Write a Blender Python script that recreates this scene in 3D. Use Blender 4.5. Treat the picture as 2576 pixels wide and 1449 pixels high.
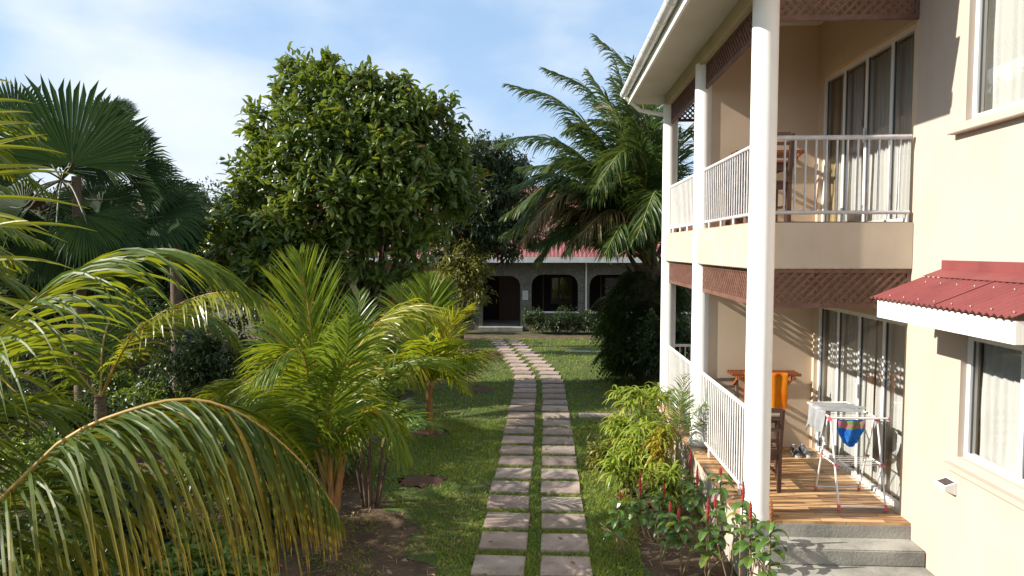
import bpy, bmesh, math, random
import numpy as np
from mathutils import Vector, Matrix

for o in list(bpy.data.objects):
    bpy.data.objects.remove(o)
S = bpy.context.scene
COL = S.collection
R = math.radians
rng = np.random.default_rng(7)
random.seed(7)

# ------------------------------------------------------------------ camera
H = 3.3                       # eye height above the lawn
YAW, PITCH = R(2.87), R(3.22)
cam_d = bpy.data.cameras.new('camera')
cam = bpy.data.objects.new('camera', cam_d)
COL.objects.link(cam)
cam.location = (0, 0, H)
cam.rotation_euler = (R(90) - PITCH, 0, YAW)
cam_d.sensor_width = 36
cam_d.lens = 24.0
cam_d.clip_start = 0.05
cam_d.clip_end = 2000
S.camera = cam
FPX, CX, CY = 1717.0, 1287.5, 724.5
_f = np.array([-math.sin(YAW) * math.cos(PITCH), math.cos(YAW) * math.cos(PITCH), -math.sin(PITCH)])
_r = np.array([math.cos(YAW), math.sin(YAW), 0])
_u = np.cross(_r, _f)


def at(x, y, Y):
    """survey helper: the point of the place seen at photo position (x, y) that lies at distance Y along the building"""
    d = _f + _r * (x - CX) / FPX - _u * (y - CY) / FPX
    return np.array([0, 0, H]) + d * Y / d[1]


# ------------------------------------------------------------------ sky and sun
TO_SUN = Vector((-0.853, -0.11, 0.509)).normalized()
SUN_EL = math.asin(TO_SUN.z)
SUN_AZ = math.atan2(TO_SUN.x, TO_SUN.y)      # clockwise from +Y
world = bpy.data.worlds.new('World')
S.world = world
world.use_nodes = True
wn, wl = world.node_tree.nodes, world.node_tree.links
wn.clear()
w_out = wn.new('ShaderNodeOutputWorld')
w_bg = wn.new('ShaderNodeBackground')
w_bg.inputs['Strength'].default_value = 0.084
sky = wn.new('ShaderNodeTexSky')
sky.sky_type = 'NISHITA'
sky.sun_disc = False
sky.sun_elevation = SUN_EL
sky.sun_rotation = SUN_AZ
sky.altitude = 10
sky.air_density = 1.0
sky.dust_density = 0.8
sky.ozone_density = 2.0
tc = wn.new('ShaderNodeTexCoord')
mp = wn.new('ShaderNodeMapping')
mp.inputs['Scale'].default_value = (1.0, 1.0, 2.1)
mp.inputs['Location'].default_value = (9.1, 4.4, 0.3)
n1 = wn.new('ShaderNodeTexNoise')
n1.inputs['Scale'].default_value = 1.9
n1.inputs['Detail'].default_value = 7
n1.inputs['Roughness'].default_value = 0.5
n1.inputs['Distortion'].default_value = 0.1
cr = wn.new('ShaderNodeValToRGB')
cr.color_ramp.elements[0].position = 0.36
cr.color_ramp.elements[1].position = 0.59
cr.color_ramp.interpolation = 'EASE'
n2 = wn.new('ShaderNodeTexNoise')
n2.inputs['Scale'].default_value = 3.4
n2.inputs['Detail'].default_value = 7
cr2 = wn.new('ShaderNodeValToRGB')
cr2.color_ramp.elements[0].position = 0.35
cr2.color_ramp.elements[0].color = (5.4, 6.1, 7.0, 1)
cr2.color_ramp.elements[1].position = 0.66
cr2.color_ramp.elements[1].color = (7.0, 7.5, 7.9, 1)
thin = wn.new('ShaderNodeMath')
thin.operation = 'MULTIPLY_ADD'
thin.inputs[1].default_value = 0.86
thin.inputs[2].default_value = 0.08
mixc = wn.new('ShaderNodeMix')
mixc.data_type = 'RGBA'
wl.new(tc.outputs['Generated'], mp.inputs['Vector'])
wl.new(mp.outputs['Vector'], n1.inputs['Vector'])
wl.new(mp.outputs['Vector'], n2.inputs['Vector'])
wl.new(n1.outputs['Fac'], cr.inputs['Fac'])
wl.new(n2.outputs['Fac'], cr2.inputs['Fac'])
wl.new(cr.outputs['Color'], thin.inputs[0])
wl.new(thin.outputs[0], mixc.inputs['Factor'])
veil = wn.new('ShaderNodeMix')
veil.data_type = 'RGBA'
veil.inputs['Factor'].default_value = 0.62
veil.inputs['B'].default_value = (3.3, 5.2, 7.8, 1)
wl.new(sky.outputs['Color'], veil.inputs['A'])
wl.new(veil.outputs['Result'], mixc.inputs['A'])
wl.new(cr2.outputs['Color'], mixc.inputs['B'])
wl.new(mixc.outputs['Result'], w_bg.inputs['Color'])
wl.new(w_bg.outputs['Background'], w_out.inputs['Surface'])

sun_d = bpy.data.lights.new('sun', 'SUN')
sun_d.energy = 5.0
sun_d.angle = R(0.55)
sun_d.color = (1.0, 0.93, 0.82)
sun = bpy.data.objects.new('sun', sun_d)
COL.objects.link(sun)
sun.rotation_euler = TO_SUN.to_track_quat('Z', 'Y').to_euler()
sun.location = (-20, -3, 15)

S.view_settings.view_transform = 'Standard'
S.view_settings.look = 'None'
S.view_settings.gamma = 1
S.view_settings.exposure = 0.8
S.view_settings.use_curve_mapping = False
S.render.engine = 'CYCLES'
S.cycles.use_denoising = True
S.cycles.max_bounces = 7
S.cycles.diffuse_bounces = 4
S.cycles.glossy_bounces = 3
S.cycles.transmission_bounces = 4
S.cycles.transparent_max_bounces = 8
S.cycles.caustics_reflective = False
S.cycles.caustics_refractive = False
S.cycles.sample_clamp_indirect = 6


# ------------------------------------------------------------------ materials
def new_mat(name):
    m = bpy.data.materials.new(name)
    m.use_nodes = True
    nt = m.node_tree
    b = nt.nodes['Principled BSDF']
    return m, nt.nodes, nt.links, b


def mat(name, c1, c2=None, scale=4.0, rough=0.7, bump=0.0, bscale=60.0, metal=0.0, spec=0.4, detail=6.0, contrast=(0.35, 0.65), stretch=None, streak=0.0, wear=None):
    """plain surface whose colour drifts between c1 and c2 in irregular patches"""
    m, N, L, b = new_mat(name)
    b.inputs['Roughness'].default_value = rough
    b.inputs['Metallic'].default_value = metal
    b.inputs['Specular IOR Level'].default_value = spec
    co = N.new('ShaderNodeTexCoord')
    vec = co.outputs['Object']
    if stretch:
        mpn = N.new('ShaderNodeMapping')
        mpn.inputs['Scale'].default_value = stretch
        L.new(vec, mpn.inputs['Vector'])
        vec = mpn.outputs['Vector']
    if c2 is None:
        b.inputs['Base Color'].default_value = (*c1, 1)
    else:
        nz = N.new('ShaderNodeTexNoise')
        nz.inputs['Scale'].default_value = scale
        nz.inputs['Detail'].default_value = detail
        L.new(vec, nz.inputs['Vector'])
        ra = N.new('ShaderNodeValToRGB')
        ra.color_ramp.elements[0].position = contrast[0]
        ra.color_ramp.elements[0].color = (*c1, 1)
        ra.color_ramp.elements[1].position = contrast[1]
        ra.color_ramp.elements[1].color = (*c2, 1)
        L.new(nz.outputs['Fac'], ra.inputs['Fac'])
        L.new(ra.outputs['Color'], b.inputs['Base Color'])
    if streak:
        # faint vertical run-off marks
        ms_ = N.new('ShaderNodeMapping')
        ms_.inputs['Scale'].default_value = (5.0, 5.0, 0.35)
        L.new(co.outputs['Object'], ms_.inputs['Vector'])
        ns = N.new('ShaderNodeTexNoise')
        ns.inputs['Scale'].default_value = 1.6
        ns.inputs['Detail'].default_value = 7
        L.new(ms_.outputs['Vector'], ns.inputs['Vector'])
        rs = N.new('ShaderNodeMapRange')
        rs.inputs['From Min'].default_value = 0.50
        rs.inputs['From Max'].default_value = 0.78
        rs.inputs['To Max'].default_value = streak
        L.new(ns.outputs['Fac'], rs.inputs['Value'])
        mxs = N.new('ShaderNodeMix')
        mxs.data_type = 'RGBA'
        L.new(rs.outputs['Result'], mxs.inputs['Factor'])
        L.new(ra.outputs['Color'], mxs.inputs['A'])
        mxs.inputs['B'].default_value = (c1[0] * .45, c1[1] * .42, c1[2] * .40, 1)
        L.new(mxs.outputs['Result'], b.inputs['Base Color'])
    if wear:
        # every copy its own shade, with patches of moss and dirt
        oi = N.new('ShaderNodeObjectInfo')
        hs = N.new('ShaderNodeHueSaturation')
        mr = N.new('ShaderNodeMapRange')
        mr.inputs['To Min'].default_value = 0.72
        mr.inputs['To Max'].default_value = 1.12
        L.new(oi.outputs['Random'], mr.inputs['Value'])
        L.new(mr.outputs['Result'], hs.inputs['Value'])
        L.new(ra.outputs['Color'], hs.inputs['Color'])
        gm = N.new('ShaderNodeNewGeometry')
        nw = N.new('ShaderNodeTexNoise')
        nw.inputs['Scale'].default_value = 5.5
        nw.inputs['Detail'].default_value = 8
        nw.inputs['Roughness'].default_value = 0.65
        L.new(gm.outputs['Position'], nw.inputs['Vector'])
        rw = N.new('ShaderNodeMapRange')
        rw.inputs['From Min'].default_value = 0.52
        rw.inputs['From Max'].default_value = 0.72
        rw.inputs['To Max'].default_value = 0.75
        L.new(nw.outputs['Fac'], rw.inputs['Value'])
        mw = N.new('ShaderNodeMix')
        mw.data_type = 'RGBA'
        L.new(rw.outputs['Result'], mw.inputs['Factor'])
        L.new(hs.outputs['Color'], mw.inputs['A'])
        mw.inputs['B'].default_value = (*wear, 1)
        L.new(mw.outputs['Result'], b.inputs['Base Color'])
    if bump:
        nb = N.new('ShaderNodeTexNoise')
        nb.inputs['Scale'].default_value = bscale
        nb.inputs['Detail'].default_value = 5
        L.new(vec, nb.inputs['Vector'])
        bp = N.new('ShaderNodeBump')
        bp.inputs['Strength'].default_value = bump
        bp.inputs['Distance'].default_value = 0.02
        L.new(nb.outputs['Fac'], bp.inputs['Height'])
        L.new(bp.outputs['Normal'], b.inputs['Normal'])
    return m


def leaf_mat(name, ca, cb, ct, trans=0.35, rough=0.42, spec=0.5, old=None, tipcol=None):
    """leaf: colour from the per-leaf 'tint', light passes through from behind; 'along' runs from leaf base to tip"""
    m, N, L, b = new_mat(name)
    b.inputs['Roughness'].default_value = rough
    b.inputs['Specular IOR Level'].default_value = spec
    a = N.new('ShaderNodeAttribute')
    a.attribute_name = 'tint'
    ra = N.new('ShaderNodeValToRGB')
    ra.color_ramp.elements[0].color = (*ca, 1)
    ra.color_ramp.elements[1].color = (*cb, 1)
    ra.color_ramp.elements[1].position = 0.86
    if old:
        e = ra.color_ramp.elements.new(0.97)
        e.color = (*old, 1)
    L.new(a.outputs['Fac'], ra.inputs['Fac'])
    col = ra.outputs['Color']
    if tipcol:
        al = N.new('ShaderNodeAttribute')
        al.attribute_name = 'along'
        pw = N.new('ShaderNodeMath')
        pw.operation = 'POWER'
        pw.inputs[1].default_value = 3.0
        L.new(al.outputs['Fac'], pw.inputs[0])
        mx = N.new('ShaderNodeMix')
        mx.data_type = 'RGBA'
        L.new(pw.outputs[0], mx.inputs['Factor'])
        L.new(col, mx.inputs['A'])
        mx.inputs['B'].default_value = (*tipcol, 1)
        col = mx.outputs['Result']
    L.new(col, b.inputs['Base Color'])
    tr = N.new('ShaderNodeBsdfTranslucent')
    mt = N.new('ShaderNodeMix')
    mt.data_type = 'RGBA'
    mt.blend_type = 'MIX'
    mt.inputs['Factor'].default_value = 0.5
    L.new(col, mt.inputs['A'])
    mt.inputs['B'].default_value = (*ct, 1)
    L.new(mt.outputs['Result'], tr.inputs['Color'])
    ms = N.new('ShaderNodeMixShader')
    ms.inputs['Fac'].default_value = trans
    L.new(b.outputs['BSDF'], ms.inputs[1])
    L.new(tr.outputs['BSDF'], ms.inputs[2])
    L.new(ms.outputs['Shader'], N['Material Output'].inputs['Surface'])
    return m


def glass_mat(name, tint=(0.95, 0.97, 0.97), refl=1.0):
    m, N, L, b = new_mat(name)
    N.remove(b)
    t = N.new('ShaderNodeBsdfTransparent')
    t.inputs['Color'].default_value = (*tint, 1)
    g = N.new('ShaderNodeBsdfGlossy')
    g.inputs['Roughness'].default_value = 0.004
    g.inputs['Color'].default_value = (refl, refl, refl, 1)
    fr = N.new('ShaderNodeFresnel')
    fr.inputs['IOR'].default_value = 1.85
    ms = N.new('ShaderNodeMixShader')
    L.new(fr.outputs['Fac'], ms.inputs['Fac'])
    L.new(t.outputs['BSDF'], ms.inputs[1])
    L.new(g.outputs['BSDF'], ms.inputs[2])
    L.new(ms.outputs['Shader'], N['Material Output'].inputs['Surface'])
    return m


def cloth_mat(name, c1, c2=None, trans=0.4, scale=5.0):
    m, N, L, b = new_mat(name)
    b.inputs['Roughness'].default_value = 0.9
    b.inputs['Specular IOR Level'].default_value = 0.1
    tr = N.new('ShaderNodeBsdfTranslucent')
    if c2:
        co = N.new('ShaderNodeTexCoord')
        nz = N.new('ShaderNodeTexNoise')
        nz.inputs['Scale'].default_value = scale
        nz.inputs['Detail'].default_value = 4
        nz.inputs['Distortion'].default_value = 1.0
        L.new(co.outputs['Object'], nz.inputs['Vector'])
        ra = N.new('ShaderNodeValToRGB')
        ra.color_ramp.elements[0].position = 0.38
        ra.color_ramp.elements[0].color = (*c1, 1)
        ra.color_ramp.elements[1].position = 0.62
        ra.color_ramp.elements[1].color = (*c2, 1)
        L.new(nz.outputs['Fac'], ra.inputs['Fac'])
        L.new(ra.outputs['Color'], b.inputs['Base Color'])
        L.new(ra.outputs['Color'], tr.inputs['Color'])
    else:
        b.inputs['Base Color'].default_value = (*c1, 1)
        tr.inputs['Color'].default_value = (*c1, 1)
    ms = N.new('ShaderNodeMixShader')
    ms.inputs['Fac'].default_value = trans
    L.new(b.outputs['BSDF'], ms.inputs[1])
    L.new(tr.outputs['BSDF'], ms.inputs[2])
    L.new(ms.outputs['Shader'], N['Material Output'].inputs['Surface'])
    return m


def plank_mat(name):
    """wood-look floor tiles: long narrow planks in many browns, laid across the veranda"""
    m, N, L, b = new_mat(name)
    b.inputs['Roughness'].default_value = 0.42
    co = N.new('ShaderNodeTexCoord')
    br = N.new('ShaderNodeTexBrick')
    br.inputs['Scale'].default_value = 1.0
    br.inputs['Brick Width'].default_value = 0.62
    br.inputs['Row Height'].default_value = 0.075
    br.inputs['Mortar Size'].default_value = 0.003
    br.inputs['Mortar'].default_value = (0.06, 0.035, 0.02, 1)
    br.inputs['Color1'].default_value = (0.0, 0.0, 0.0, 1)
    br.inputs['Color2'].default_value = (1, 1, 1, 1)
    br.offset = 0.37
    L.new(co.outputs['Object'], br.inputs['Vector'])
    mpn = N.new('ShaderNodeMapping')
    mpn.inputs['Scale'].default_value = (2.5, 40, 1)
    L.new(co.outputs['Object'], mpn.inputs['Vector'])
    nz = N.new('ShaderNodeTexNoise')
    nz.inputs['Scale'].default_value = 1.4
    nz.inputs['Detail'].default_value = 6
    L.new(mpn.outputs['Vector'], nz.inputs['Vector'])
    ad = N.new('ShaderNodeMath')
    ad.operation = 'MULTIPLY_ADD'
    ad.inputs[1].default_value = 0.45
    L.new(br.outputs['Color'], ad.inputs[0])
    L.new(nz.outputs['Fac'], ad.inputs[2])
    ra = N.new('ShaderNodeValToRGB')
    ra.color_ramp.elements[0].position = 0.42
    ra.color_ramp.elements[0].color = (0.09, 0.04, 0.018, 1)
    ra.color_ramp.elements[1].position = 0.95
    ra.color_ramp.elements[1].color = (0.62, 0.40, 0.20, 1)
    e = ra.color_ramp.elements.new(0.68)
    e.color = (0.36, 0.19, 0.085, 1)
    L.new(ad.outputs[0], ra.inputs['Fac'])
    mx = N.new('ShaderNodeMix')
    mx.data_type = 'RGBA'
    L.new(br.outputs['Fac'], mx.inputs['Factor'])
    L.new(ra.outputs['Color'], mx.inputs['A'])
    mx.inputs['B'].default_value = (0.07, 0.04, 0.025, 1)
    L.new(mx.outputs['Result'], b.inputs['Base Color'])
    return m


def stone_mat(name):
    m, N, L, b = new_mat(name)
    b.inputs['Roughness'].default_value = 0.85
    co = N.new('ShaderNodeTexCoord')
    mpn = N.new('ShaderNodeMapping')
    mpn.inputs['Scale'].default_value = (3.2, 3.2, 5.0)
    L.new(co.outputs['Object'], mpn.inputs['Vector'])
    vo = N.new('ShaderNodeTexVoronoi')
    vo.inputs['Scale'].default_value = 1.0
    L.new(mpn.outputs['Vector'], vo.inputs['Vector'])
    ve = N.new('ShaderNodeTexVoronoi')
    ve.feature = 'DISTANCE_TO_EDGE'
    L.new(mpn.outputs['Vector'], ve.inputs['Vector'])
    ra = N.new('ShaderNodeValToRGB')
    ra.color_ramp.elements[0].color = (0.075, 0.062, 0.05, 1)
    ra.color_ramp.elements[1].color = (0.16, 0.142, 0.115, 1)
    L.new(vo.outputs['Color'], ra.inputs['Fac'])
    st = N.new('ShaderNodeMath')
    st.operation = 'LESS_THAN'
    st.inputs[1].default_value = 0.05
    L.new(ve.outputs['Distance'], st.inputs[0])
    mx = N.new('ShaderNodeMix')
    mx.data_type = 'RGBA'
    L.new(st.outputs[0], mx.inputs['Factor'])
    L.new(ra.outputs['Color'], mx.inputs['A'])
    mx.inputs['B'].default_value = (0.30, 0.27, 0.22, 1)
    L.new(mx.outputs['Result'], b.inputs['Base Color'])
    return m


def wood(name, c1, c2, rough=0.55, axis=(30, 30, 3)):
    return mat(name, c1, c2, scale=1.0, rough=rough, stretch=axis, detail=5, contrast=(0.3, 0.7))


M = dict(
    cream=mat('cream_render', (0.505, 0.428, 0.360), (0.468, 0.392, 0.325), 1.3, 0.85, bump=0.08, bscale=140, streak=0.10),
    veranda=mat('veranda_paint', (0.61, 0.485, 0.355), (0.56, 0.44, 0.315), 1.6, 0.85, bump=0.08, bscale=140),
    cream_slab=mat('cream_slab', (0.53, 0.46, 0.36), (0.47, 0.40, 0.31), 2.2, 0.85, bump=0.08, bscale=140, streak=0.12),
    tan=mat('tan_beam', (0.62, 0.52, 0.37), (0.58, 0.48, 0.34), 2.0, 0.8),
    white=mat('white_paint', (0.85, 0.84, 0.80), (0.81, 0.80, 0.76), 3.0, 0.55, streak=0.10),
    white_metal=mat('white_rail_paint', (0.80, 0.80, 0.78), (0.72, 0.72, 0.70), 9.0, 0.4),
    soffit=mat('soffit_board', (0.62, 0.60, 0.55), (0.56, 0.54, 0.50), 1.5, 0.8),
    gutter=mat('gutter_plastic', (0.70, 0.71, 0.70), (0.55, 0.56, 0.55), 3.0, 0.4),
    lattice=mat('lattice_wood', (0.180, 0.088, 0.062), (0.125, 0.060, 0.043), 12.0, 0.6),
    grey_metal=mat('weathered_rail', (0.56, 0.56, 0.57), (0.44, 0.44, 0.46), 14.0, 0.45),
    alu=mat('window_frame_white', (0.78, 0.78, 0.77), (0.74, 0.74, 0.73), 4.0, 0.35),
    seal=mat('dark_seal', (0.10, 0.10, 0.10), rough=0.6),
    glass=glass_mat('pane_glass'),
    curtain=cloth_mat('sheer_curtain', (0.80, 0.79, 0.755), trans=0.12),
    drape=cloth_mat('tan_drape', (0.74, 0.58, 0.32), trans=0.3),
    room=mat('room_plaster', (0.42, 0.36, 0.27), rough=0.9),
    tile=plank_mat('wood_tile_floor'),
    conc=mat('grey_concrete', (0.36, 0.35, 0.315), (0.19, 0.187, 0.165), 2.6, 0.85, bump=0.25, bscale=40, streak=0.5, contrast=(0.38, 0.68)),
    slab=mat('path_slab', (0.43, 0.332, 0.28), (0.30, 0.226, 0.188), 2.4, 0.9, bump=0.3, bscale=45, wear=(0.15, 0.125, 0.085)),
    slab2=mat('path_slab_pink', (0.45, 0.342, 0.295), (0.33, 0.245, 0.208), 3.0, 0.9, bump=0.3, bscale=50, wear=(0.15, 0.125, 0.085)),
    slab3=mat('path_slab_grey', (0.40, 0.325, 0.28), (0.28, 0.222, 0.19), 2.0, 0.9, bump=0.3, bscale=50, wear=(0.15, 0.125, 0.085)),
    redroof=mat('red_sheet_roof', (0.225, 0.062, 0.060), (0.19, 0.050, 0.050), 2.0, 0.6, spec=0.25, streak=0.3),
    farroof=mat('faded_red_roof', (0.30, 0.095, 0.092), (0.23, 0.068, 0.068), 1.2, 0.55),
    brownroof=mat('brown_roof', (0.13, 0.06, 0.055), (0.09, 0.045, 0.04), 2, 0.7),
    soil=mat('soil', (0.135, 0.085, 0.055), (0.070, 0.046, 0.031), 3.5, 0.95, bump=0.6, bscale=28),
    redsoil=mat('red_soil', (0.12, 0.056, 0.035), (0.075, 0.040, 0.026), 5, 0.95, bump=0.6, bscale=30),
    lawn=mat('lawn_base', (0.055, 0.095, 0.016), (0.085, 0.092, 0.028), 2.6, 0.95, bump=0.5, bscale=60),
    farland=mat('rough_ground', (0.05, 0.07, 0.022), (0.085, 0.065, 0.035), 0.6, 0.95),
    bark=mat('bark', (0.15, 0.105, 0.07), (0.075, 0.052, 0.037), 6, 0.9, bump=0.6, bscale=20),
    palmbark=mat('palm_bark', (0.20, 0.145, 0.095), (0.10, 0.07, 0.048), 9, 0.9, bump=0.6, bscale=24, stretch=(1, 1, 5)),
    boot=mat('palm_boot', (0.36, 0.18, 0.05), (0.20, 0.10, 0.035), 8, 0.7, stretch=(4, 4, 1)),
    rachis=mat('yellow_rachis', (0.42, 0.24, 0.045), (0.30, 0.20, 0.04), 6, 0.45),
    rachis_g=mat('green_rachis', (0.26, 0.25, 0.05), (0.17, 0.16, 0.04), 6, 0.5),
    petiole=mat('pale_petiole', (0.16, 0.155, 0.08), (0.09, 0.095, 0.05), 6, 0.5),
    stem=mat('green_stem', (0.13, 0.15, 0.05), (0.20, 0.16, 0.07), 8, 0.6),
    cane=mat('tan_cane', (0.26, 0.19, 0.10), (0.18, 0.13, 0.07), 8, 0.7),
    darkwood=wood('dark_wood', (0.115, 0.06, 0.04), (0.07, 0.035, 0.024)),
    redwood=wood('red_wood', (0.30, 0.10, 0.035), (0.20, 0.06, 0.02)),
    greywood=wood('grey_wood', (0.30, 0.26, 0.21), (0.21, 0.18, 0.145)),
    housestone=stone_mat('house_stone'),
    housecream=mat('house_render', (0.50, 0.38, 0.26), (0.42, 0.32, 0.215), 1.5, 0.85),
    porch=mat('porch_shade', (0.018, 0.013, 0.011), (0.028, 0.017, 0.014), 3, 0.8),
    pink=mat('pink_plastic', (0.72, 0.16, 0.19), rough=0.4),
    black=mat('black_plastic', (0.02, 0.02, 0.022), rough=0.35),
    solar=mat('solar_cells', (0.03, 0.02, 0.03), (0.05, 0.035, 0.05), 30, 0.2),
    shoe=mat('shoe_fabric', (0.05, 0.052, 0.058), (0.10, 0.105, 0.11), 25, 0.8),
    sole=mat('shoe_sole', (0.42, 0.42, 0.40), rough=0.7),
    shirt=cloth_mat('grey_shirt', (0.36, 0.37, 0.38), (0.30, 0.31, 0.32), 0.15),
    trunks=cloth_mat('blue_trunks', (0.02, 0.12, 0.50), (0.04, 0.22, 0.62), 0.25, 14),
    trunks2=cloth_mat('patterned_trunks', (0.05, 0.30, 0.06), (0.60, 0.10, 0.22), 0.25, 26),
    towel=cloth_mat('orange_towel', (0.80, 0.20, 0.012), (0.72, 0.30, 0.02), 0.35, 4),
    paper=mat('paper', (0.62, 0.62, 0.58), rough=0.7),
    ink=mat('ink', (0.16, 0.16, 0.17), rough=0.7),
    potclay=mat('pot_clay', (0.20, 0.13, 0.09), (0.13, 0.085, 0.06), 7, 0.85),
    barrel=mat('barrel_plastic', (0.03, 0.05, 0.075), rough=0.5),
    post=mat('galvanised_post', (0.38, 0.38, 0.36), rough=0.5),
    spike=mat('red_bract', (0.40, 0.030, 0.030), (0.26, 0.03, 0.025), 40, 0.5),
    spike_old=mat('faded_bract', (0.36, 0.13, 0.05), (0.22, 0.09, 0.035), 40, 0.6),
)
LM = dict(
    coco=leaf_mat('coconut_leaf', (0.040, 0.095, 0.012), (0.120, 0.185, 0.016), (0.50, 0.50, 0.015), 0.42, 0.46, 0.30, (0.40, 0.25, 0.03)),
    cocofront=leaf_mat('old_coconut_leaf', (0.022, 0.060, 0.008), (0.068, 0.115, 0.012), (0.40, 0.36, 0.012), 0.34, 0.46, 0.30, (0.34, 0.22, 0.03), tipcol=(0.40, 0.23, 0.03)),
    young=leaf_mat('young_palm_leaf', (0.065, 0.135, 0.012), (0.175, 0.250, 0.018), (0.55, 0.56, 0.015), 0.45, 0.42, 0.35, (0.42, 0.27, 0.03)),
    cocoyellow=leaf_mat('yellow_coconut_leaf', (0.140, 0.191, 0.015), (0.272, 0.272, 0.022), (0.561, 0.527, 0.017), 0.42, 0.34, 0.4, (0.46, 0.28, 0.03)),
    areca=leaf_mat('areca_leaf', (0.058, 0.127, 0.020), (0.127, 0.207, 0.029), (0.365, 0.442, 0.022), 0.35, 0.35, 0.5),
    oil=leaf_mat('oil_palm_leaf', (0.028, 0.067, 0.021), (0.076, 0.119, 0.028), (0.216, 0.270, 0.027), 0.28, 0.42, 0.35, (0.18, 0.14, 0.05)),
    oilold=leaf_mat('withered_palm_leaf', (0.11, 0.085, 0.035), (0.17, 0.13, 0.05), (0.24, 0.17, 0.05), 0.25, 0.5, 0.3),
    fan=leaf_mat('fan_leaf', (0.016, 0.040, 0.013), (0.034, 0.068, 0.018), (0.08, 0.15, 0.02), 0.16, 0.6, 0.12),
    tree=leaf_mat('tree_leaf', (0.030, 0.072, 0.014), (0.165, 0.215, 0.034), (0.38, 0.46, 0.02), 0.30, 0.36, 0.5, (0.40, 0.22, 0.03)),
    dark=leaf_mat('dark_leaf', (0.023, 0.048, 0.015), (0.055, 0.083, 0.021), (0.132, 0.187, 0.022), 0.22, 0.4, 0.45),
    wood=leaf_mat('wood_leaf', (0.032, 0.058, 0.022), (0.060, 0.085, 0.030), (0.14, 0.18, 0.04), 0.2, 0.5, 0.3),
    shrub=leaf_mat('shrub_leaf', (0.068, 0.128, 0.024), (0.171, 0.231, 0.036), (0.337, 0.404, 0.022), 0.32, 0.4, 0.45),
    groundleaf=leaf_mat('ground_cover_leaf', (0.030, 0.060, 0.014), (0.085, 0.125, 0.022), (0.25, 0.30, 0.02), 0.28, 0.45, 0.4),
    croton=leaf_mat('croton_leaf', (0.060, 0.084, 0.014), (0.240, 0.228, 0.036), (0.385, 0.330, 0.022), 0.3, 0.4, 0.45),
    yellow=leaf_mat('yellow_leaf', (0.25, 0.21, 0.015), (0.42, 0.32, 0.03), (0.5, 0.38, 0.02), 0.35, 0.4, 0.4),
    lance=leaf_mat('lance_leaf', (0.122, 0.224, 0.021), (0.374, 0.439, 0.056), (0.484, 0.528, 0.026), 0.36, 0.4, 0.4, (0.50, 0.36, 0.05)),
    ginger=leaf_mat('ginger_leaf', (0.042, 0.108, 0.023), (0.112, 0.198, 0.038), (0.337, 0.467, 0.026), 0.28, 0.28, 0.6, (0.30, 0.25, 0.03)),
    fern=leaf_mat('fern_leaf', (0.031, 0.062, 0.016), (0.072, 0.102, 0.022), (0.160, 0.200, 0.020), 0.25, 0.45, 0.4),
    grass=leaf_mat('grass_blade', (0.124, 0.214, 0.023), (0.287, 0.330, 0.039), (0.345, 0.399, 0.026), 0.3, 0.55, 0.25, (0.26, 0.20, 0.08)),
    straw=leaf_mat('dry_straw', (0.24, 0.155, 0.08), (0.40, 0.29, 0.16), (0.35, 0.25, 0.1), 0.2, 0.7, 0.2),
)


# ------------------------------------------------------------------ mesh helpers
def tag(o, label=None, cat=None, group=None, kind=None):
    if label: o['label'] = label
    if cat: o['category'] = cat
    if group: o['group'] = group
    if kind: o['kind'] = kind
    return o


def thing(name, loc, label, cat, group=None, kind=None):
    o = bpy.data.objects.new(name, None)
    o.empty_display_size = 0.2
    COL.objects.link(o)
    o.location = loc
    return tag(o, label, cat, group, kind)


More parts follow.
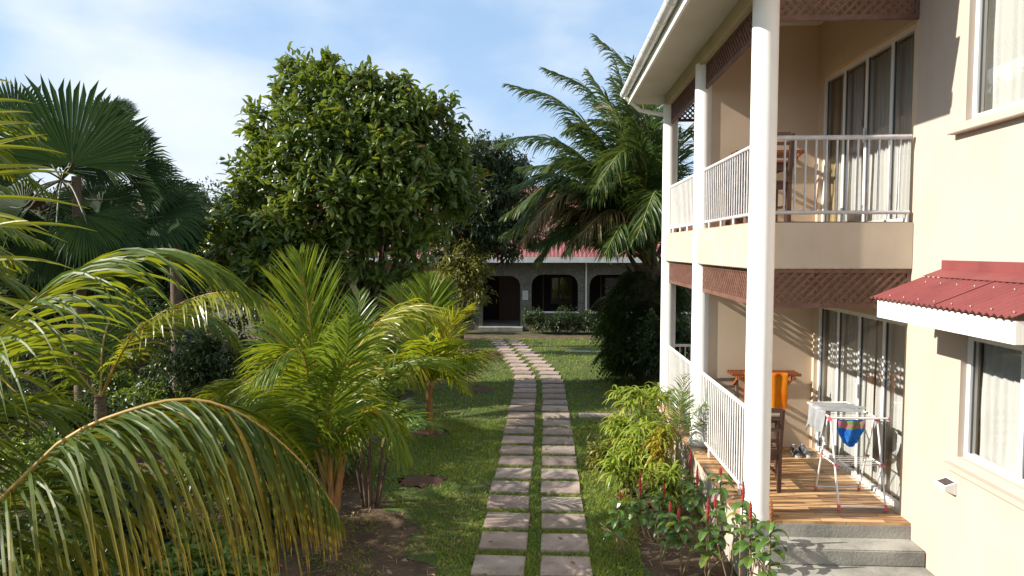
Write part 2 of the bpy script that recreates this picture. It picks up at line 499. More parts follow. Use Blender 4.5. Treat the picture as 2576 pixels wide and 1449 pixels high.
class MB:
    """collects shapes in world coordinates; build() links them as one mesh object"""
    def __init__(s):
        s.v, s.f, s.m, s.sm = [], [], [], []
        s.mi = 0
        s.smooth = False

    def add(s, vs, fs, smooth=None):
        o = len(s.v)
        s.v += [tuple(float(c) for c in p) for p in vs]
        for f in fs:
            s.f.append([o + i for i in f])
            s.m.append(s.mi)
            s.sm.append(s.smooth if smooth is None else smooth)
        return s

    def box(s, x0, x1, y0, y1, z0, z1):
        vs = [(x0, y0, z0), (x1, y0, z0), (x1, y1, z0), (x0, y1, z0), (x0, y0, z1), (x1, y0, z1), (x1, y1, z1), (x0, y1, z1)]
        return s.add(vs, [(3, 2, 1, 0), (4, 5, 6, 7), (0, 1, 5, 4), (1, 2, 6, 5), (2, 3, 7, 6), (3, 0, 4, 7)], False)

    def bbox(s, x0, x1, y0, y1, z0, z1, b=0.008):
        """box with bevelled edges"""
        bm = bmesh.new()
        bmesh.ops.create_cube(bm, size=1)
        for v in bm.verts:
            v.co = Vector(((x0 + x1) / 2 + v.co.x * (x1 - x0), (y0 + y1) / 2 + v.co.y * (y1 - y0), (z0 + z1) / 2 + v.co.z * (z1 - z0)))
        bmesh.ops.bevel(bm, geom=bm.edges[:], offset=b, segments=2, affect='EDGES')
        bm.verts.index_update()
        s.add([v.co for v in bm.verts], [[v.index for v in f.verts] for f in bm.faces], False)
        bm.free()
        return s

    def beam(s, a, b, w, h, up=(0, 0, 1)):
        """rectangular bar from a to b"""
        a, b = Vector(a), Vector(b)
        t = (b - a).normalized()
        u = Vector(up)
        sd = t.cross(u)
        if sd.length < 1e-4:
            sd = t.cross(Vector((1, 0, 0)))
        sd.normalize()
        u = sd.cross(t).normalized()
        c = [(-w / 2, -h / 2), (w / 2, -h / 2), (w / 2, h / 2), (-w / 2, h / 2)]
        vs = [a + sd * i + u * j for i, j in c] + [b + sd * i + u * j for i, j in c]
        return s.add(vs, [(0, 1, 2, 3), (7, 6, 5, 4), (0, 4, 5, 1), (1, 5, 6, 2), (2, 6, 7, 3), (3, 7, 4, 0)], False)

    def tube(s, pts, r, n=8, cap=True):
        pts = [Vector(p) for p in pts]
        k = len(pts)
        rs = r if isinstance(r, (list, tuple, np.ndarray)) else [r] * k
        t0 = (pts[1] - pts[0]).normalized()
        ref = Vector((0, 0, 1)) if abs(t0.z) < 0.9 else Vector((1, 0, 0))
        vs, fs = [], []
        nrm = (ref - t0 * ref.dot(t0)).normalized()
        for i, p in enumerate(pts):
            t = (pts[min(i + 1, k - 1)] - pts[max(i - 1, 0)]).normalized()
            nrm = (nrm - t * nrm.dot(t)).normalized()
            bn = t.cross(nrm)
            for j in range(n):
                a = 2 * math.pi * j / n
                vs.append(p + (nrm * math.cos(a) + bn * math.sin(a)) * rs[i])
        for i in range(k - 1):
            for j in range(n):
                fs.append((i * n + j, i * n + (j + 1) % n, (i + 1) * n + (j + 1) % n, (i + 1) * n + j))
        s.add(vs, fs, True)
        if cap:
            s.add(vs[:n][::-1], [list(range(n))], False)
            s.add(vs[-n:], [list(range(n))], False)
        return s

    def lathe(s, c, prof, n=24):
        """profile of (radius, z) turned about the vertical through c"""
        vs, fs = [], []
        for r_, z in prof:
            for j in range(n):
                a = 2 * math.pi * j / n
                vs.append((c[0] + r_ * math.cos(a), c[1] + r_ * math.sin(a), c[2] + z))
        for i in range(len(prof) - 1):
            for j in range(n):
                fs.append((i * n + j, i * n + (j + 1) % n, (i + 1) * n + (j + 1) % n, (i + 1) * n + j))
        return s.add(vs, fs, True)

    def grid(s, fn, nu, nv, smooth=True):
        vs = [fn(i / nu, j / nv) for i in range(nu + 1) for j in range(nv + 1)]
        fs = [(i * (nv + 1) + j, (i + 1) * (nv + 1) + j, (i + 1) * (nv + 1) + j + 1, i * (nv + 1) + j + 1) for i in range(nu) for j in range(nv)]
        return s.add(vs, fs, smooth)

    def build(s, name, mats, parent=None):
        me = bpy.data.meshes.new(name)
        me.from_pydata(s.v, [], s.f)
        mats = mats if isinstance(mats, (list, tuple)) else [mats]
        for m in mats:
            me.materials.append(m)
        me.polygons.foreach_set('material_index', s.m)
        me.polygons.foreach_set('use_smooth', s.sm)
        return link(name, me, parent)


def link(name, me, parent=None):
    me.update()
    o = bpy.data.objects.new(name, me)
    COL.objects.link(o)
    if parent is not None:
        # keep world coordinates while the part hangs on its thing
        off = world_loc(parent)
        me.transform(Matrix.Translation(-off))
        o.parent = parent
    return o


def world_loc(o):
    v = Vector((0, 0, 0))
    while o is not None:
        v += o.location
        o = o.parent
    return v


def settle(o, loc):
    """give a single-mesh thing its origin at loc"""
    loc = Vector(loc)
    o.data.transform(Matrix.Translation(-loc))
    o.location = loc
    return o


class LB:
    """foliage builder: arrays of leaves, blades and leaflets, each with its own tint"""
    def __init__(s):
        s.V, s.Q, s.T, s.A, s.n = [], [], [], [], 0
        s.MI = []
        s.mi = 0

    def _add(s, v, q, tint, along):
        s.V.append(v)
        s.Q.append(q + s.n)
        s.T.append(tint)
        s.A.append(along)
        s.MI.append(np.full(len(q), s.mi))
        s.n += len(v)

    def leaves(s, P, D, N, L, W, fold=0.18, droop=0.15, tint=None, wpos=0.45):
        P, D, N = (np.asarray(a, float) for a in (P, D, N))
        n = len(P)
        D = D / (np.linalg.norm(D, axis=1, keepdims=True) + 1e-9)
        Sd = np.cross(D, N)
        Sd /= np.linalg.norm(Sd, axis=1, keepdims=True) + 1e-9
        U = np.cross(Sd, D)
        L = np.broadcast_to(L, (n,))[:, None]
        W = np.broadcast_to(W, (n,))[:, None]
        g = np.array([0, 0, -1.0])
        mid = P + D * L * wpos
        tip = P + D * L * 0.97 + g * L * droop - U * L * droop * .3
        up = U * W * fold
        v = np.stack([P, mid + Sd * W * .5 + up, mid - U * W * fold * .3, mid - Sd * W * .5 + up, tip], 1).reshape(-1, 3)
        b = np.arange(n)[:, None] * 5
        q = np.concatenate([b + np.array([[0, 2, 4, 1]]), b + np.array([[0, 3, 4, 2]])], 0)
        t = rng.random(n) if tint is None else tint
        s._add(v, q, np.repeat(t, 5), np.tile([0, .5, .5, .5, 1.0], n))

    def ribbons(s, P, D, Sx, L, W, droop, k=4, fold=0.0, tint=None, prof=None, stiff=None):
        """strap leaflets: start P, direction D, width axis Sx, bending under their own weight"""
        P, D, Sx = (np.asarray(a, float) for a in (P, D, Sx))
        n = len(P)
        D = D / (np.linalg.norm(D, axis=1, keepdims=True) + 1e-9)
        L = np.broadcast_to(L, (n,))
        W = np.broadcast_to(W, (n,))
        droop = np.broadcast_to(droop, (n,))
        g = np.array([0, 0, -1.0])
        pos = P.copy()
        rows, al = [], []
        c = 3 if fold else 2
        for i in range(k + 1):
            t = i / k
            d = D + g * (droop[:, None] * t * t * 1.6 + droop[:, None] * t * .5)
            d /= np.linalg.norm(d, axis=1, keepdims=True)
            sx = Sx - d * np.sum(Sx * d, 1, keepdims=True)
            sx /= np.linalg.norm(sx, axis=1, keepdims=True) + 1e-9
            if prof is None:
                w = (0.55 + 1.3 * t) if t < .3 else (0.94 * (1 - ((t - .3) / .7) ** 1.7) + .05)
            else:
                w = prof(t)
            ww = (W * w * .5)[:, None]
            if fold:
                u = np.cross(sx, d)
                rows += [pos + sx * ww - u * ww * fold, pos + u * ww * fold * .4, pos - sx * ww - u * ww * fold]
            else:
                rows += [pos + sx * ww, pos - sx * ww]
            al += [t] * c
            pos = pos + d * (L / k)[:, None]
        v = np.stack(rows, 1).reshape(-1, 3)
        m = c * (k + 1)
        b = np.arange(n)[:, None] * m
        q = []
        for i in range(k):
            for j in range(c - 1):
                q.append(b + np.array([[i * c + j, i * c + j + 1, (i + 1) * c + j + 1, (i + 1) * c + j]]))
        t = rng.random(n) if tint is None else tint
        s._add(v, np.concatenate(q, 0), np.repeat(t, m), np.tile(al, n))

    def build(s, name, mats, parent=None, smooth=False):
        v = np.concatenate(s.V)
        q = np.concatenate(s.Q)
        me = bpy.data.meshes.new(name)
        me.vertices.add(len(v))
        me.vertices.foreach_set('co', v.astype(np.float32).ravel())
        me.loops.add(len(q) * 4)
        me.loops.foreach_set('vertex_index', q.astype(np.int32).ravel())
        me.polygons.add(len(q))
        me.polygons.foreach_set('loop_start', np.arange(0, len(q) * 4, 4, dtype=np.int32))
        mats = mats if isinstance(mats, (list, tuple)) else [mats]
        for m in mats:
            me.materials.append(m)
        me.polygons.foreach_set('material_index', np.concatenate(s.MI).astype(np.int32))
        me.polygons.foreach_set('use_smooth', np.full(len(q), smooth))
        for nm, arr in (('tint', s.T), ('along', s.A)):
            at_ = me.attributes.new(nm, 'FLOAT', 'POINT')
            at_.data.foreach_set('value', np.concatenate(arr).astype(np.float32))
        me.update(calc_edges=True)
        return link(name, me, parent)


def unit(a):
    return a / (np.linalg.norm(a, axis=-1, keepdims=True) + 1e-9)


def rand_dirs(n, up=0.0):
    d = rng.normal(size=(n, 3))
    d[:, 2] += up
    return unit(d)


def spline(pts, n):
    """smooth curve through pts (Catmull-Rom), n+1 samples"""
    p = np.array(pts, float)
    p = np.vstack([2 * p[0] - p[1], p, 2 * p[-1] - p[-2]])
    k = len(p) - 3
    out = []
    for i in range(n + 1):
        u = i / n * k
        j = min(int(u), k - 1)
        t = u - j
        a, b, c, d = p[j], p[j + 1], p[j + 2], p[j + 3]
        out.append(0.5 * (2 * b + (c - a) * t + (2 * a - 5 * b + 4 * c - d) * t * t + (3 * b - a - 3 * c + d) * t ** 3))
    return np.array(out)


# ------------------------------------------------------------------ plants
def frond(parent, pts, n=60, leaf=0.7, width=0.035, bare=0.12, sweep=(75, 25), lift=-10, droop=0.5, mats=('coco', 'rachis'), k=4,
          fold=0.0, rad=0.016, up=(0, 0, 1), jitter=0.12, tint=(0.0, 0.85), label=None, endlen=0.35, twist=0.25):
    """one feather palm frond: a curved midrib with leaflets in two rows"""
    C = spline(pts, 120)
    seg = np.linalg.norm(np.diff(C, axis=0), axis=1)
    s = np.concatenate([[0], np.cumsum(seg)])
    s /= s[-1]
    lb = LB()
    up = np.array(up, float)
    for side in (-1, 1):
        t = np.linspace(bare, 0.995, n) + rng.normal(0, .003, n)
        t = np.clip(t, 0.0, 0.999)
        P = np.stack([np.interp(t, s, C[:, i]) for i in range(3)], 1)
        Pa = np.stack([np.interp(np.clip(t + .01, 0, 1), s, C[:, i]) for i in range(3)], 1)
        Pb = np.stack([np.interp(np.clip(t - .01, 0, 1), s, C[:, i]) for i in range(3)], 1)
        T = unit(Pa - Pb)
        Sd = np.cross(T, up)
        bad = np.linalg.norm(Sd, axis=1) < .15
        Sd[bad] = np.cross(T[bad], np.array([0.3, 1, 0.1]))
        Sd = unit(Sd)
        # keep the side vector from flipping along the frond
        for i in range(1, n):
            if Sd[i] @ Sd[i - 1] < 0:
                Sd[i] = -Sd[i]
        Nn = np.cross(Sd, T)
        u = (t - bare) / (1 - bare)
        ang = np.radians(sweep[0] + (sweep[1] - sweep[0]) * u + rng.normal(0, 5, n))
        li = np.radians(lift + rng.normal(0, 8, n))
        D = T * np.cos(ang)[:, None] + (Sd * side * np.cos(li)[:, None] + Nn * np.sin(li)[:, None]) * np.sin(ang)[:, None]
        Lf = leaf * (0.45 + 0.55 * np.sin(np.pi * np.clip(u * .9 + .1, 0, 1)) ** .7)
        Lf = Lf * (1 - (1 - endlen) * np.clip((u - .6) / .4, 0, 1) ** 1.5) * rng.uniform(1 - jitter, 1 + jitter, n)
        Sx = T + Nn * rng.normal(0, twist, n)[:, None]
        base = rng.uniform(tint[0], tint[1])
        ti = np.clip(base * .5 + rng.uniform(tint[0], tint[1], n) * .5 + (rng.random(n) < .03) * .5, 0, 1)
        lb.ribbons(P, D, Sx, Lf, width * (1 - .35 * u), droop * rng.uniform(.6, 1.4, n), k, fold, ti)
    o = lb.build('frond', LM[mats[0]] if isinstance(mats[0], str) else mats[0], parent)
    mb = MB()
    idx = np.linspace(0, 120, 22).astype(int)
    rr = [rad * (1.25 - 1.05 * (i / 21) ** .8) for i in range(22)]
    mb.tube(C[idx], rr, 6)
    mb.build('midrib', M[mats[1]], o)
    if label:
        o['label'] = label
    return o


def fan_leaf(parent, base, hub, R_, direc, normal, span=210, nseg=34, joined=0.55, droop=0.25, matl='fan', label=None):
    """one fan palm leaf: petiole from base to hub, pleated blade of nseg segments with free drooping tips"""
    hub, base = np.array(hub, float), np.array(base, float)
    X = unit(np.array(direc, float))
    Z = np.array(normal, float)
    Z = unit(Z - X * (Z @ X))
    Yv = np.cross(Z, X)
    lb = LB()
    g = np.array([0, 0, -1.0])
    d = np.radians(span) / nseg
    V, Q, T, A = [], [], [], []
    for i in range(nseg):
        a = (i - (nseg - 1) / 2) * d
        far = abs(a) / np.radians(span / 2)
        r1 = R_ * joined * (1 - .22 * far ** 2) * rng.uniform(.95, 1.05)
        r2 = R_ * (1 - .25 * far ** 2) * rng.uniform(.9, 1.06)
        def pt(r, aa, h):
            p = hub + X * r * math.cos(aa) + Yv * r * math.sin(aa) + Z * (h + .12 * R_ * (r / R_) ** 2 * (1 - far * .3) - .0)
            return p + g * droop * R_ * (r / R_) ** 3 * .6
        w = .49
        o = len(V)
        jit = rng.normal(0, .012)
        tipdrop = g * R_ * droop * rng.uniform(.2, .9) * .5
        V += [pt(.035 * R_, a - d * .5, 0), pt(.035 * R_, a + d * .5, 0), pt(r1, a - d * w, 0), pt(r1, a, .014 * R_), pt(r1, a + d * w, 0),
              pt((r1 + r2) / 2, a - d * w * .72, 0) + tipdrop * .25, pt((r1 + r2) / 2, a + jit, .012 * R_) + tipdrop * .25, pt((r1 + r2) / 2, a + d * w * .72, 0) + tipdrop * .25,
              pt(r2, a + jit * 2, 0) + tipdrop]
        Q += [[o, o + 1, o + 3, o + 2], [o + 1, o + 1, o + 4, o + 3], [o + 2, o + 3, o + 6, o + 5], [o + 3, o + 4, o + 7, o + 6], [o + 5, o + 6, o + 8, o + 8], [o + 6, o + 7, o + 8, o + 8]]
        t = np.clip(rng.random(), 0, 1)
        T += [t] * 9
        A += [0, 0, .5, .5, .5, .75, .75, .75, 1]
    V = np.array(V)
    me = bpy.data.meshes.new('fan_leaf')
    fs = []
    for q in Q:
        u_ = []
        for i in q:
            if i not in u_:
                u_.append(i)
        fs.append(u_)
    me.from_pydata([tuple(p) for p in V], [], fs)
    me.materials.append(LM[matl])
    for nm, arr in (('tint', T), ('along', A)):
        a_ = me.attributes.new(nm, 'FLOAT', 'POINT')
        a_.data.foreach_set('value', np.array(arr, np.float32))
    ob = link('fan_leaf', me, parent)
    mb = MB()
    mid = (base + hub) / 2 + np.array([0, 0, .12 * np.linalg.norm(hub - base)])
    mb.tube(spline([base, mid, hub, hub + X * R_ * .25], 12), [.021 - .0009 * i for i in range(13)], 6)
    mb.build('petiole', M['petiole'], ob)
    if label:
        ob['label'] = label
    return ob


def trunk_mb(pts, r0, r1, n=10, rings=0, wob=0.06):
    C = spline(pts, 24)
    rr = []
    for i in range(25):
        t = i / 24
        r = r0 + (r1 - r0) * t
        if rings:
            r *= 1 + .05 * math.sin(t * rings * 2 * math.pi)
        r *= 1 + rng.normal(0, wob)
        rr.append(r)
    mb = MB()
    mb.tube(C, rr, n)
    return mb


def rosettes(lb, C, per, L, W, droop=.2, out=None, upb=.35, spread=.08, tint_base=None, fold=.2, oval=False):
    """clusters of leaves fanning out from twig ends C"""
    n = len(C)
    P = np.repeat(C, per, 0) + rng.normal(0, spread, (n * per, 3))
    if out is None:
        ax = rand_dirs(n, upb)
    else:
        ax = unit(out + rng.normal(0, .45, (n, 3)) + np.array([0, 0, upb]))
    A = np.repeat(ax, per, 0)
    D = unit(A * .75 + rand_dirs(n * per) * .9)
    N = unit(A * .6 + np.array([0, 0, .9]) + rng.normal(0, .5, (n * per, 3)))
    tb = rng.random(n) if tint_base is None else tint_base
    t = np.clip(np.repeat(tb, per) * .6 + rng.random(n * per) * .36 + (rng.random(n * per) < .012) * .5, 0, 1)
    if oval:
        m = n * per
        lb.ribbons(P, D, np.cross(D, N), L * rng.uniform(.6, 1.2, m), W * rng.uniform(.75, 1.2, m), droop * rng.uniform(.2, 2.2, m), 4, fold, t,
                   prof=lambda q: .12 + .88 * math.sin(math.pi * min(1, q * 1.02)) ** .8 if q < .99 else .03)
        return
    lb.leaves(P, D, N, L * rng.uniform(.65, 1.2, n * per), W * rng.uniform(.75, 1.2, n * per), fold, droop, t)


def blob_points(c, r, n, shell=0.55):
    d = rand_dirs(n)
    rad = (shell + (1 - shell) * rng.random(n) ** .6)
    lump = 1 + .22 * np.sin(d[:, 0] * 5 + c[0]) * np.sin(d[:, 2] * 6 + c[2]) + .12 * np.sin(d[:, 1] * 9)
    return np.array(c) + d * (rad * lump)[:, None] * np.array(r), d


def tree(name, base, blobs, label, cat='tree', group=None, dens=16, per=9, L=.22, W=.075, matl='tree', trunk=(.16, .05), fork=None, twigs=True, bark='bark', upb=.35, droop=.25, shell=.55, oval=False):
    """trunk, limbs to every clump of the crown, crown of leaf clusters"""
    root = thing(name, base, label, cat, group)
    base = np.array(base, float)
    fork = np.array(fork if fork is not None else base + np.array([0, 0, 1.2]), float)
    tm = trunk_mb([base - np.array([0, 0, .08]), (base + fork) / 2 + rng.normal(0, .05, 3), fork], trunk[0], trunk[0] * .72, 10)
    for c, r in blobs:
        c = np.array(c, float)
        m = fork * .5 + c * .5 + rng.normal(0, .12, 3) + np.array([0, 0, .1])
        tm.tube(spline([fork - np.array([0, 0, .05]), m, c], 10), list(np.linspace(trunk[0] * .5, trunk[1] * .35, 11)), 7, False)
        if twigs:
            pts, d = blob_points(c, r, 5, .8)
            for p in pts:
                tm.tube(spline([c, (c + p) / 2 + rng.normal(0, .06, 3), p], 5), list(np.linspace(trunk[1] * .4, .006, 6)), 5, False)
    tm.build('trunk', M[bark], root)
    lb = LB()
    for c, r in blobs:
        r = np.array(r if np.ndim(r) else (r, r, r), float)
        area = (r[0] * r[1] + r[0] * r[2] + r[1] * r[2]) / 3 * 4 * math.pi
        n = max(8, int(dens * area))
        p, d = blob_points(c, r, n, shell)
        keep = p[:, 2] > .1
        p, d = p[keep], d[keep]
        rosettes(lb, p, per, L, W, droop, d, upb, L * .35, np.clip(rng.normal(rng.uniform(.25, .65), .22, len(p)), 0, .92), oval=oval)
    lb.build('crown', LM[matl], root)
    return root


def bush(name, base, size, label, cat='shrub', group=None, dens=28, per=8, L=.12, W=.05, matl='shrub', nb=6, stems=5, droop=.2, shell=.3):
    """several stems from the ground carrying a ragged crown"""
    base = np.array(base, float)
    root = thing(name, base, label, cat, group)
    tm = MB()
    lb = LB()
    sx, sy, sz = size
    for i in range(nb):
        c = base + np.array([rng.uniform(-.55, .55) * sx, rng.uniform(-.55, .55) * sy, rng.uniform(.35, .78) * sz])
        r = np.array([sx, sy, sz * .8]) * rng.uniform(.32, .5)
        r[2] = min(r[2], c[2] - base[2] - .03)
        area = (r[0] * r[1] + r[0] * r[2] + r[1] * r[2]) / 3 * 4 * math.pi
        p, d = blob_points(c, r, max(6, int(dens * area)), shell)
        k = p[:, 2] > base[2] + .05
        rosettes(lb, p[k], per, L, W, droop, d[k], .4, L * .3)
        st = base + np.array([rng.normal(0, .12) * sx, rng.normal(0, .12) * sy, -.03])
        tm.tube(spline([st, (st + c) / 2 + rng.normal(0, .04, 3), c], 6), list(np.linspace(.018, .006, 7)), 5, False)
    tm.build('stem', M['cane'], root)
    lb.build('foliage', LM[matl], root)
    return root


# ------------------------------------------------------------------ ground, lawn, path
def path_c(y):
    d = y - 17.8
    return -0.12 - 0.1 * (d + math.sqrt(d * d + 1.2)) + 0.1 * .055


def path_slope(y):
    d = y - 17.8
    return -0.1 * (1 + d / math.sqrt(d * d + 1.2))


g = MB()
g.grid(lambda u, v: (-300 + 600 * u, -60 + 560 * v, -0.012), 12, 12)
tag(g.build('ground', M['farland']), kind='structure')


def sheet(name, poly, z, m, kind='structure', sub=0):
    bm = bmesh.new()
    vs = [bm.verts.new((x, y, z)) for x, y in poly]
    bm.faces.new(vs)
    bmesh.ops.triangulate(bm, faces=bm.faces[:])
    me = bpy.data.meshes.new(name)
    bm.to_mesh(me)
    bm.free()
    me.materials.append(m)
    return tag(link(name, me), kind=kind)


def wavy(poly, step=0.35, amp=0.10):
    out = []
    n = len(poly)
    for i in range(n):
        a, b = np.array(poly[i], float), np.array(poly[(i + 1) % n], float)
        k = max(1, int(np.linalg.norm(b - a) / step))
        for j in range(k):
            p = a + (b - a) * j / k
            out.append(tuple(p + rng.normal(0, amp, 2) * (0.5 if j == 0 else 1)))
    return out


LAWN = [(-0.95, 5.2), (-1.15, 7.0), (-1.55, 8.1), (-2.3, 9.0), (-2.9, 10.2), (-2.9, 12), (-3.0, 14), (-3.1, 18), (-3.6, 24.3), (-2.2, 25.2), (0.5, 25.4), (4.5, 25.0), (6.5, 24.5),
        (6.5, 13.2), (2.6, 12.9), (1.75, 12.2), (1.55, 10.5), (1.25, 9.0), (1.05, 7.6), (0.95, 6.2), (0.9, 5.2)]
sheet('bed_soil', [(-14, 3), (-14, 26), (8, 26.5), (8, 12.4), (1.93, 12.4), (1.93, 3)], -0.006, M['soil'])
sheet('lawn', wavy(LAWN, .22, .13), 0.0, M['lawn'])
PATCHES = [((-1.75, 9.5), (.36, .26)), ((-2.1, 12.05), (.34, .26)), ((-1.55, 15.9), (.32, .36)), ((1.35, 9.2), (.25, .5))]
for (cx, cy), (rx, ry) in PATCHES:
    poly = [(cx + rx * math.cos(a) * rng.uniform(.7, 1.2), cy + ry * math.sin(a) * rng.uniform(.7, 1.2)) for a in np.linspace(0, 2 * math.pi, 40)[:-1]]
    sheet('soil_patch', poly, 0.004 + .0005 * len(bpy.data.objects) % .002, M['redsoil'])

ORD = ['first', 'second', 'third', 'fourth', 'fifth', 'sixth', 'seventh', 'eighth', 'ninth', 'tenth', 'eleventh', 'twelfth', 'thirteenth', 'fourteenth', 'fifteenth', 'sixteenth',
       'seventeenth', 'eighteenth', 'nineteenth', 'twentieth', 'twenty-first', 'twenty-second', 'twenty-third', 'twenty-fourth', 'twenty-fifth', 'twenty-sixth', 'twenty-seventh', 'twenty-eighth', 'twenty-ninth', 'thirtieth', 'thirty-first', 'thirty-second']
SLABS = []
for k in range(-1, 31):
    y = 6.92 + 0.588 * k
    c, sl = path_c(y), path_slope(y)
    narrow = 1.0 if y < 18 else 1.0 - .02 * (y - 18)
    for side in (-1, 1):
        off = (-0.355 if side < 0 else 0.33) * narrow
        hw = .268 * narrow
        bm = bmesh.new()
        hd = 0.228
        top = 0.026 + rng.uniform(-.004, .006)
        bmesh.ops.create_cube(bm, size=1)
        for v in bm.verts:
            v.co = Vector((v.co.x * hw * 2 + (rng.normal(0, .006)), v.co.y * hd * 2 + rng.normal(0, .006), (v.co.z - .5) * .06))
        bmesh.ops.bevel(bm, geom=bm.edges[:], offset=.008, segments=2, affect='EDGES')
        me = bpy.data.meshes.new('path_slab')
        bm.to_mesh(me)
        bm.free()
        me.materials.append(M[('slab', 'slab2', 'slab3')[int(rng.integers(3))]])
        o = link('path_slab', me)
        o.location = (c + off + rng.normal(0, .008), y + rng.normal(0, .012), top)
        o.rotation_euler = (0, 0, -math.atan(sl) * -1 + rng.normal(0, .012))
        lane = 'left' if side < 0 else 'right'
        tag(o, f'pinkish concrete paving slab in the {lane} lane of the garden path, {ORD[k + 1]} from the near end', 'paving slab', 'concrete slabs of the two-lane garden path')
        SLABS.append((c + off, y, hw, hd, math.atan(sl)))

# thin concrete strips that cross the lawn
st = MB()
st.box(0.62, 2.1, 21.86, 22.14, -0.02, 0.022)
tag(st.build('side_path', M['conc']), kind='structure')
st = MB()
st.bbox(0.66, 1.35, 13.28, 13.62, -0.02, 0.024, .006)
st.bbox(1.46, 2.2, 13.28, 13.62, -0.02, 0.024, .006)
tag(st.build('side_path', M['slab']), kind='structure')
st = MB()
st.box(-3.4, -1.75, 21.5, 21.8, -0.02, 0.020)
tag(st.build('side_path', M['slab']), kind='structure')
st = MB()
st.box(-9.6, -6.4, 14.9, 15.6, -0.02, 0.006)
tag(st.build('garden_walk', M['soil']), kind='structure')

# ------------------------------------------------------------------ the apartment building
WX = 3.58          # plane of the garden wall
CXL, YC = 2.12, (6.87, 9.43, 11.95)
GF, UF = 0.62, 3.57
house = thing('apartment_building', (WX, 9.0, 0), 'cream two-storey apartment block with white columns, verandas and lattice, right of the path', 'building')


def wall_x(mb, x0, x1, y0, y1, z0, z1, holes):
    """wall of thickness x0..x1 with openings, jambs included"""
    ys = sorted({y0, y1} | {h[0] for h in holes} | {h[1] for h in holes})
    zs = sorted({z0, z1} | {h[2] for h in holes} | {h[3] for h in holes})
    for a, b in zip(ys, ys[1:]):
        for c, d in zip(zs, zs[1:]):
            my, mz = (a + b) / 2, (c + d) / 2
            if any(h[0] < my < h[1] and h[2] < mz < h[3] for h in holes):
                continue
            mb.add([(x0, a, c), (x0, b, c), (x0, b, d), (x0, a, d)], [(3, 2, 1, 0)])
            mb.add([(x1, a, c), (x1, b, c), (x1, b, d), (x1, a, d)], [(0, 1, 2, 3)])
    for a, b, c, d in holes:
        mb.add([(x0, a, c), (x1, a, c), (x1, b, c), (x0, b, c)], [(0, 1, 2, 3)])
        mb.add([(x0, a, d), (x1, a, d), (x1, b, d), (x0, b, d)], [(3, 2, 1, 0)])
        mb.add([(x0, a, c), (x1, a, c), (x1, a, d), (x0, a, d)], [(3, 2, 1, 0)])
        mb.add([(x0, b, c), (x1, b, c), (x1, b, d), (x0, b, d)], [(0, 1, 2, 3)])
    mb.add([(x0, y0, z0), (x1, y0, z0), (x1, y0, z1), (x0, y0, z1)], [(0, 1, 2, 3)])
    mb.add([(x0, y1, z0), (x1, y1, z0), (x1, y1, z1), (x0, y1, z1)], [(3, 2, 1, 0)])
    mb.add([(x0, y0, z1), (x1, y0, z1), (x1, y1, z1), (x0, y1, z1)], [(0, 1, 2, 3)])


D1 = (6.97, 9.26)
D2 = (9.62, 11.75)
LW = (4.25, 6.04, 1.50, 2.575)
UW = (4.25, 6.10, 4.40, 5.75)
holes = [(*D1, GF, 2.58), (*D1, UF, 5.53), (*D2, GF, 2.58), (*D2, UF, 5.53), LW, UW]
w = MB()
wall_x(w, WX, WX + .2, 0.2, 6.885, -0.05, 7.2, holes[4:])
w.build('garden_wall', M['cream'], house)
w = MB()
wall_x(w, WX, WX + .2, 6.886, 12.06, -0.05, 7.2, holes[:4])
w.build('veranda_wall', M['veranda'], house)
for q in ((WX, 11.5, -0.02, 0.2), (WX, 11.5, 12.061, 12.26), (11.5, 11.7, -0.02, 12.26)):
    w = MB()
    w.box(*q, -0.05, 7.2)
    w.build('outer_wall', M['cream'], house)
# rooms behind the glass
w = MB()
for z0, z1 in ((GF - .1, 3.0), (UF - .1, 6.1)):
    w.box(WX + .2, 8.0, 0.25, 12.0, z0 - .12, z0 + .08)
    w.box(WX + .2, 8.0, 0.25, 12.0, z1, z1 + .12)
    w.box(8.0, 8.1, 0.25, 12.0, z0, z1)
    w.box(WX + .21, 8.0, 6.45, 6.57, z0 + .08, z1)
    w.box(WX + .21, 8.0, 9.38, 9.5, z0 + .08, z1)
w.build('room_lining', M['room'], house)
# party wall between the two verandas
w = MB()
w.box(2.20, WX, 9.33, 9.53, GF, 3.11)
w.box(2.20, WX, 9.33, 9.53, UF, 6.32)
w.build('party_wall', M['veranda'], house)
# first floor slab
w = MB()
w.bbox(2.03, WX, 6.87, 12.04, 3.11, UF - .004, .006)
w.build('balcony_slab', M['cream_slab'], house)
w = MB()
w.box(2.06, WX - .002, 6.9, 9.33, UF - .004, UF + .006)
w.box(2.06, WX - .002, 9.53, 12.0, UF - .004, UF + .006)
w.build('balcony_floor', M['tile'], house)
# plinth, floor tiles, steps
w = MB()
w.box(1.955, WX, 6.76, 12.1, -.05, .592)
w.build('plinth', M['cream'], house)
w = MB()
w.box(1.94, WX - .002, 6.745, 12.11, .592, GF)
w.build('veranda_floor', M['tile'], house)
w = MB()
for i, (z, y0) in enumerate(((.462, 6.46), (.31, 6.16), (.155, 5.86))):
    w.bbox(2.06 - .012 * i, WX - .003, y0, 6.757, z - .155 if i < 2 else -.05, z, .012)
w.box(2.06, WX - .003, 6.738, 6.756, .463, .59)
w.build('steps', M['conc'], house)
w = MB()
w.bbox(2.0, 2.05, 5.98, 6.72, -.05, .36, .01)
w.build('step_cheek', M['cream'], house)
# columns
for i, y in enumerate(YC):
    w = MB()
    w.lathe((CXL, y, 0), [(.15, .585), (.15, .66), (.126, .70), (.124, 5.78)], 40)
    w.build('column', M['white'], house)
